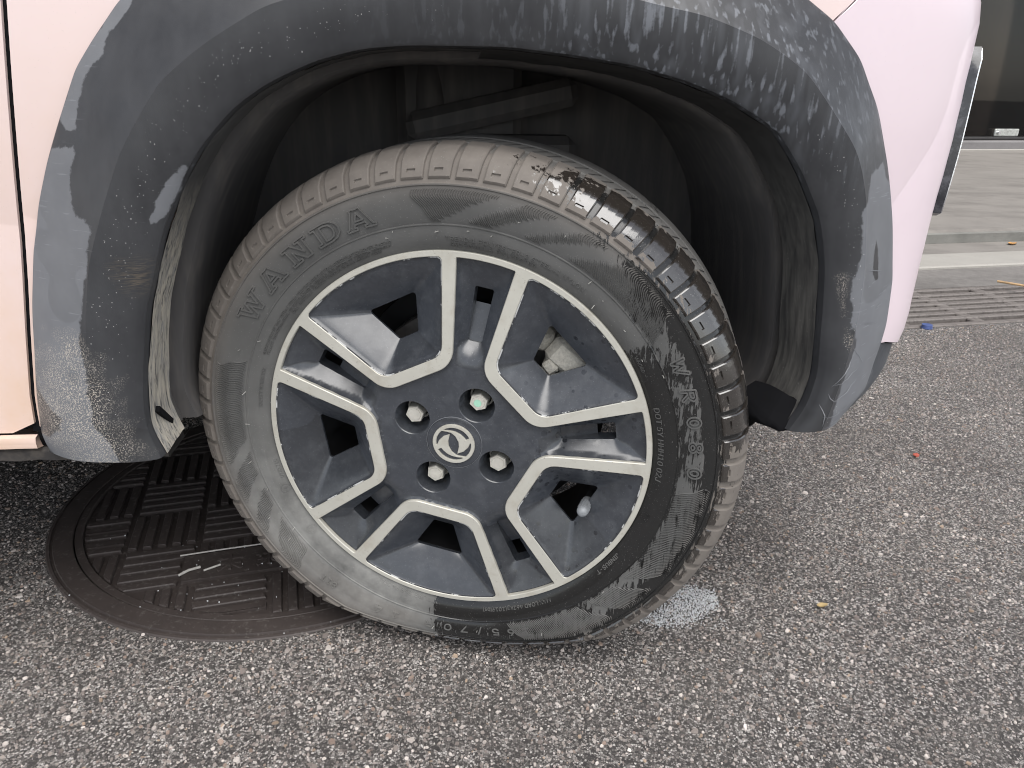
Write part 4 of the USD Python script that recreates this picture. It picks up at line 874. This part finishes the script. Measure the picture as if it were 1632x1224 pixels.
for phi in CENT:
    q_ = math.radians(phi - 90); R2 = np.array([[math.cos(q_), math.sin(q_)], [-math.sin(q_), math.cos(q_)]])
    A, B = a_ @ R2, b_ @ R2; cA = A.mean(0); A1 = A + (cA - A) / np.linalg.norm(cA - A, axis=1, keepdims=True) * .0013
    rows = [XY(A, np.full(len(A), .0008)), XY(A1, np.full(len(A), .0026))]
    for t in np.linspace(.08, 1, 14): rows.append(XY(A1 * (1 - t) + B * t, np.full(len(A), .0026 + .0255 * t ** 1.12)))
    rows += [XY(B, np.full(len(A), .0310)), XY(B + (B - B.mean(0)) * .08, np.full(len(A), .034))]
    cover_parts.append(loft(np.array(rows), closed=True))
    win_in.append(np.array([XY(A, np.full(len(A), .0006)), XY(A1, np.full(len(A), .0012))]))
# spoke grooves, hub face
BOLT = [147.7 - 90 * k for k in range(4)]; bolt_xy = [np.array([math.cos(math.radians(a)), math.sin(math.radians(a))]) * .0512 for a in BOLT]
BH = .0194
hub_poly = DISC.buffer(-.0002).difference(unary_union([b.buffer(.0002) for b in bands])).difference(Point(0, 0).buffer(.0297, 48))
slot0 = Polygon([(-.0052, .1130), (.0052, .1130), (.0076, .1660), (-.0076, .1660)]).buffer(.002)
slots = [turn(slot0, a + 36) for a in CENT]
hub_poly = hub_poly.difference(unary_union(slots)).difference(unary_union([Point(*b).buffer(BH, 32) for b in bolt_xy]))
bt = cKDTree(np.vstack([ring_pts(b.exterior, step=.0008) for b in bands])); st_t = cKDTree(np.vstack([ring_pts(s.exterior, step=.0006) for s in slots]))
def hub_depth(p):
    r = np.hypot(p[:, 0], p[:, 1]); db = bt.query(p)[0]; ds = st_t.query(p)[0]
    a = np.degrees(np.arctan2(p[:, 1], p[:, 0])); lat = ((a - 76 + 36) % 72 - 36)
    fl = .0055 * np.ones(len(p))
    lateral = np.clip(db / np.maximum(db + ds, 1e-6), 0, 1) ** .85
    ramp = np.clip((r - .084) / .030, 0, 1); ramp = ramp * ramp * (3 - 2 * ramp)
    out = np.clip((.199 - r) / .031, 0, 1)
    groove = .0055 + (.0205 - .0055) * np.minimum(lateral, np.where(r > .166, out, 1))
    return fl * (1 - ramp) + ramp * groove - .0022 * np.clip(1 - db / .0016, 0, 1)
p, t, b = fill(hub_poly, .0023)
cover_parts.append(trimesh.Trimesh(XY(p, hub_depth(p)), t[:, ::-1], process=False))
for s in slots:
    c = ring_pts(s.exterior, n=60); dd = hub_depth(c + 1e-6); cover_parts.append(loft(np.array([XY(c, dd), XY(c, dd + .006), XY(c, dd * 0 + .036)]), closed=True))
for a in CENT:
    fp = ring_pts(turn(Polygon([(-.0085, .109), (.0085, .109), (.0085, .148), (-.0085, .148)]), a + 36).exterior, n=40); rr_ = np.hypot(fp[:, 0], fp[:, 1]); dz_ = .0225 + (rr_ - .109) * .30; fc = fp.mean(0)
    cover_parts.append(trimesh.Trimesh(XY(np.vstack([fp, fc]), np.r_[dz_, dz_.mean()]), [[i, (i + 1) % 40, 40] for i in range(40)], process=False))
for b0 in bolt_xy:
    a = np.linspace(0, 2 * np.pi, 48, endpoint=False); cs = np.c_[np.cos(a), np.sin(a)]
    rows = [XY(b0 + cs * r, np.full(48, d)) for r, d in ((BH + .0004, .0055), (BH - .0006, .0066), (.0172, .0165), (.0160, .026), (.0158, .042))]
    cover_parts.append(loft(np.array(rows), closed=True))
def m_cwet(p):
    r, a, d = wcoord(p); return np.interp(a, [-180, -100, -85, -40, 0, 40, 52, 180], [.0, .0, .42, .62, .62, .62, .1, 0]) * np.interp(r, [0, .07, .1, .2], [.35, .55, 1, 1])
cm = cat(cover_parts)
cover = obj('wheel_cover', cm, 'cover_plastic', car, smooth=32, prim={'wet': m_cwet})
for w_ in win_in: obj('chipped_edge', loft(w_, closed=True), 'chipped_edge', cover, smooth=40)
# silver ring and the five silver bands, one moulded trim
ringo = Point(0, 0).buffer(.2050, 128)
silver = unary_union([ringo.difference(Point(0, 0).buffer(.1990, 128))] + [b.intersection(ringo).difference(w_) for b, w_ in zip(bands, wins)]).buffer(-.0015, quad_segs=6).buffer(.0015, quad_segs=6)
silver = silver.difference(unary_union(wins))
sp_ = []
silver = max(polys(silver), key=lambda g_: g_.area)
loops = [ring_pts(silver.exterior, step=.0016)] + [ring_pts(r, step=.0016) for r in silver.interiors]
ins_loops = []
for k, c in enumerate(loops):
    tg = np.roll(c, -1, 0) - np.roll(c, 1, 0); tg /= np.linalg.norm(tg, axis=1, keepdims=True) + 1e-12; nn = np.c_[-tg[:, 1], tg[:, 0]]
    sgn = 1 if Polygon(c + nn * .0005).intersection(silver).area < 0 else 1
    test = c[::7] + nn[::7] * .0006; sgn = 1 if contains_xy(silver, test[:, 0], test[:, 1]).mean() > .5 else -1
    ci = c + nn * sgn * .0007; ins_loops.append(ci)
    sp_.append(loft(np.array([XY(ci, np.zeros(len(c))), XY(c, np.full(len(c), .0008)), XY(c, np.full(len(c), .0050 if k else .012))]), closed=True))
top = Polygon(ins_loops[0], ins_loops[1:]).buffer(0)
p, t, b = fill(max(polys(top), key=lambda g_: g_.area), .0022)
sp_.append(trimesh.Trimesh(XY(p, np.zeros(len(p))), t[:, ::-1], process=False))
sm = cat(sp_); sm.merge_vertices(digits_vertex=6) if False else sm.merge_vertices()
obj('silver_trim', sm, 'silver_paint', cover, smooth=28)
# hub cap and its emblem
def lathe_w(prof, c=(0, 0), n=64, mname=None):
    a = np.linspace(0, 360, n, endpoint=False); return loft(np.array([W2C(pol(np.full(n, max(r, 1e-5)), a, np.full(n, d)) + np.array([c[0], -c[1], 0])) for r, d in prof]), closed=True)
obj('hub_cap', lathe_w([(.0296, .0040), (.0296, .0022), (.0290, .0012), (.0284, .0010), (.0240, .0004), (.010, -.0002), (0, -.0003)]), 'cover_plastic', cover, smooth=25, prim={'wet': lambda p: np.zeros(len(p))})
obj('cap_edge', lathe_w([(.0301, .0021), (.0299, .0014), (.0297, .0014), (.0296, .0021)]), 'edge_line', cover, smooth=25)
sw = np.array([[-3.1, 11.4], [-10.1, 8.7], [-15.6, 3.6], [-18.3, -2.0], [-17.7, -7.2], [-13.9, -5.1], [-11.7, -8.1], [-8.0, -11.7], [-3.1, -14.3], [2.3, -15.6], [7.9, -15.9], [11.3, -16.8], [12.1, -15.0], [6.0, -14.1], [1.5, -12.9], [-2.7, -9.0], [-5.6, -2.5], [-5.6, 2.9]]) / 1000
emb = unary_union([Point(0, 0).buffer(.0226, 64).difference(Point(0, 0).buffer(.0188, 64)), Polygon(sw), Polygon(-sw), Polygon([(-.0192, -.0015), (-.0172, -.008), (-.0178, -.0085), (-.0205, -.004)]), Polygon([(.0192, .0015), (.0172, .008), (.0178, .0085), (.0205, .004)]), Polygon([(.0108, -.0172), (.0109, -.0156), (.0142, -.0128), (.0150, -.0142)]), Polygon([(-.0108, .0172), (-.0109, .0156), (-.0142, .0128), (-.0150, .0142)])]).buffer(.0005).buffer(-.0005)
em = []
for g_ in polys(emb):
    i_ = g_.buffer(-.0005); e0 = extrude(g_, .0018); e1_ = [extrude(x, .0024) for x in polys(i_)]
    em += [e0] + e1_
em = cat(em); em.vertices = W2C(np.c_[em.vertices[:, 0], -em.vertices[:, 1], .0008 - em.vertices[:, 2] - .0002]); em.fix_normals()
obj('emblem', em, 'silver_paint', cover, smooth=False)
# bolts
for k, b0 in enumerate(bolt_xy):
    a = np.radians(np.arange(6) * 60 + (5, 12, 30, 22)[k]); hx = np.c_[np.cos(a), np.sin(a)] * .0102
    hexm = [np.c_[hx * 1.0 + b0, np.full(6, .040)], np.c_[hx + b0, np.full(6, .0120)], np.c_[hx * .93 + b0, np.full(6, .0106)]]
    rows = np.array([W2C(np.c_[h_[:, 0], -h_[:, 1], h_[:, 2]]) for h_ in hexm]); capc = W2C(np.array([[b0[0], -b0[1], .0106]]))
    fan = trimesh.Trimesh(np.vstack([rows[-1], capc]), [[i, (i + 1) % 6, 6] for i in range(6)], process=False)
    bo = obj('wheel_bolt', cat([loft(rows, closed=True), fan]), 'bolt_silver', car, smooth=False)
    obj('bolt_face', lathe_w([(.0068, .0106), (.0066, .0100), (.0058, .0098), (0, .0096)], b0, 28), 'bolt_silver', bo, smooth=25)
    obj('washer_face', lathe_w([(.0132, .0390), (.0130, .0300), (.0108, .0285)], b0, 28), 'bolt_silver', bo, smooth=25)
    if k == 1:
        obj('paint_dab', lathe_w([(.0042, .0096), (.0040, .0094), (0, .0093)], b0 + np.array([-.0008, -.0006]), 14), 'green_paint_mark', bo, smooth=30)
# steel rim behind the cover, brake disc, calliper, valve
obj('steel_rim', cat([lathe_w([(.1985, .013), (.196, .020), (.186, .030), (.180, .040), (.176, .060), (.172, .13), (.178, .165)]), lathe_w([(.104, .060), (.100, .046), (.092, .040), (.03, .038), (0, .038)])]), 'steel_dark', car, smooth=30)
bd = obj('brake_disc', lathe_w([(.075, .062), (.078, .074), (.124, .074), (.1255, .076), (.1255, .094), (.078, .096)]), 'disc_steel', car, smooth=30)
obj('dust_shield', lathe_w([(.150, .120), (.149, .112), (.06, .110)]), 'steel_dark', car, smooth=30)
def wbox(size, r, deg, d, c=.006, rz=0, dz=0):
    b_ = cbox(size, c); b_.apply_transform(trimesh.transformations.rotation_matrix(math.radians(deg + rz), [0, 0, 1])); b_.apply_translation([r * math.cos(math.radians(deg)), r * math.sin(math.radians(deg)), 0]); v_ = b_.vertices
    b_.vertices = W2C(np.c_[v_[:, 0], -v_[:, 1], d + v_[:, 2]]); b_.fix_normals(); return b_
obj('brake_calliper', cat([wbox((.036, .048, .036), .142, 34, .056, .008, 14), wbox((.030, .030, .034), .134, 49, .060, .009, -10), wbox((.022, .086, .014), .152, 41, .074, .005), wbox((.014, .016, .05), .122, 36, .062, .003)]), 'caliper_grey', car, smooth=25)
vs_ = pol(np.array([.163, .156]), np.array([-32.0, -32.0]), np.array([.055, .012])); va, vb = W2C(vs_[0]), W2C(vs_[1])
vstem = obj('tyre_valve', rod(va, vb, .0046, 20), 'steel_dark', car, smooth=40)
vc_ = [rod(va + (vb - va) * .45, vb, .0062, 20), trimesh.creation.icosphere(2, .0060)]; vc_[1].apply_translation(vb)
for k in range(14):
    ax = (vb - va) / np.linalg.norm(vb - va); u_ = np.cross(ax, [0, 0, 1]); u_ /= np.linalg.norm(u_); w_ = np.cross(ax, u_); o = (u_ * math.cos(k * .449) + w_ * math.sin(k * .449)) * .0062
    vc_.append(rod(va + (vb - va) * .50 + o, va + (vb - va) * .93 + o, .0005, 4))
obj('valve_cap', cat(vc_), 'valve_grey', vstem, smooth=35)
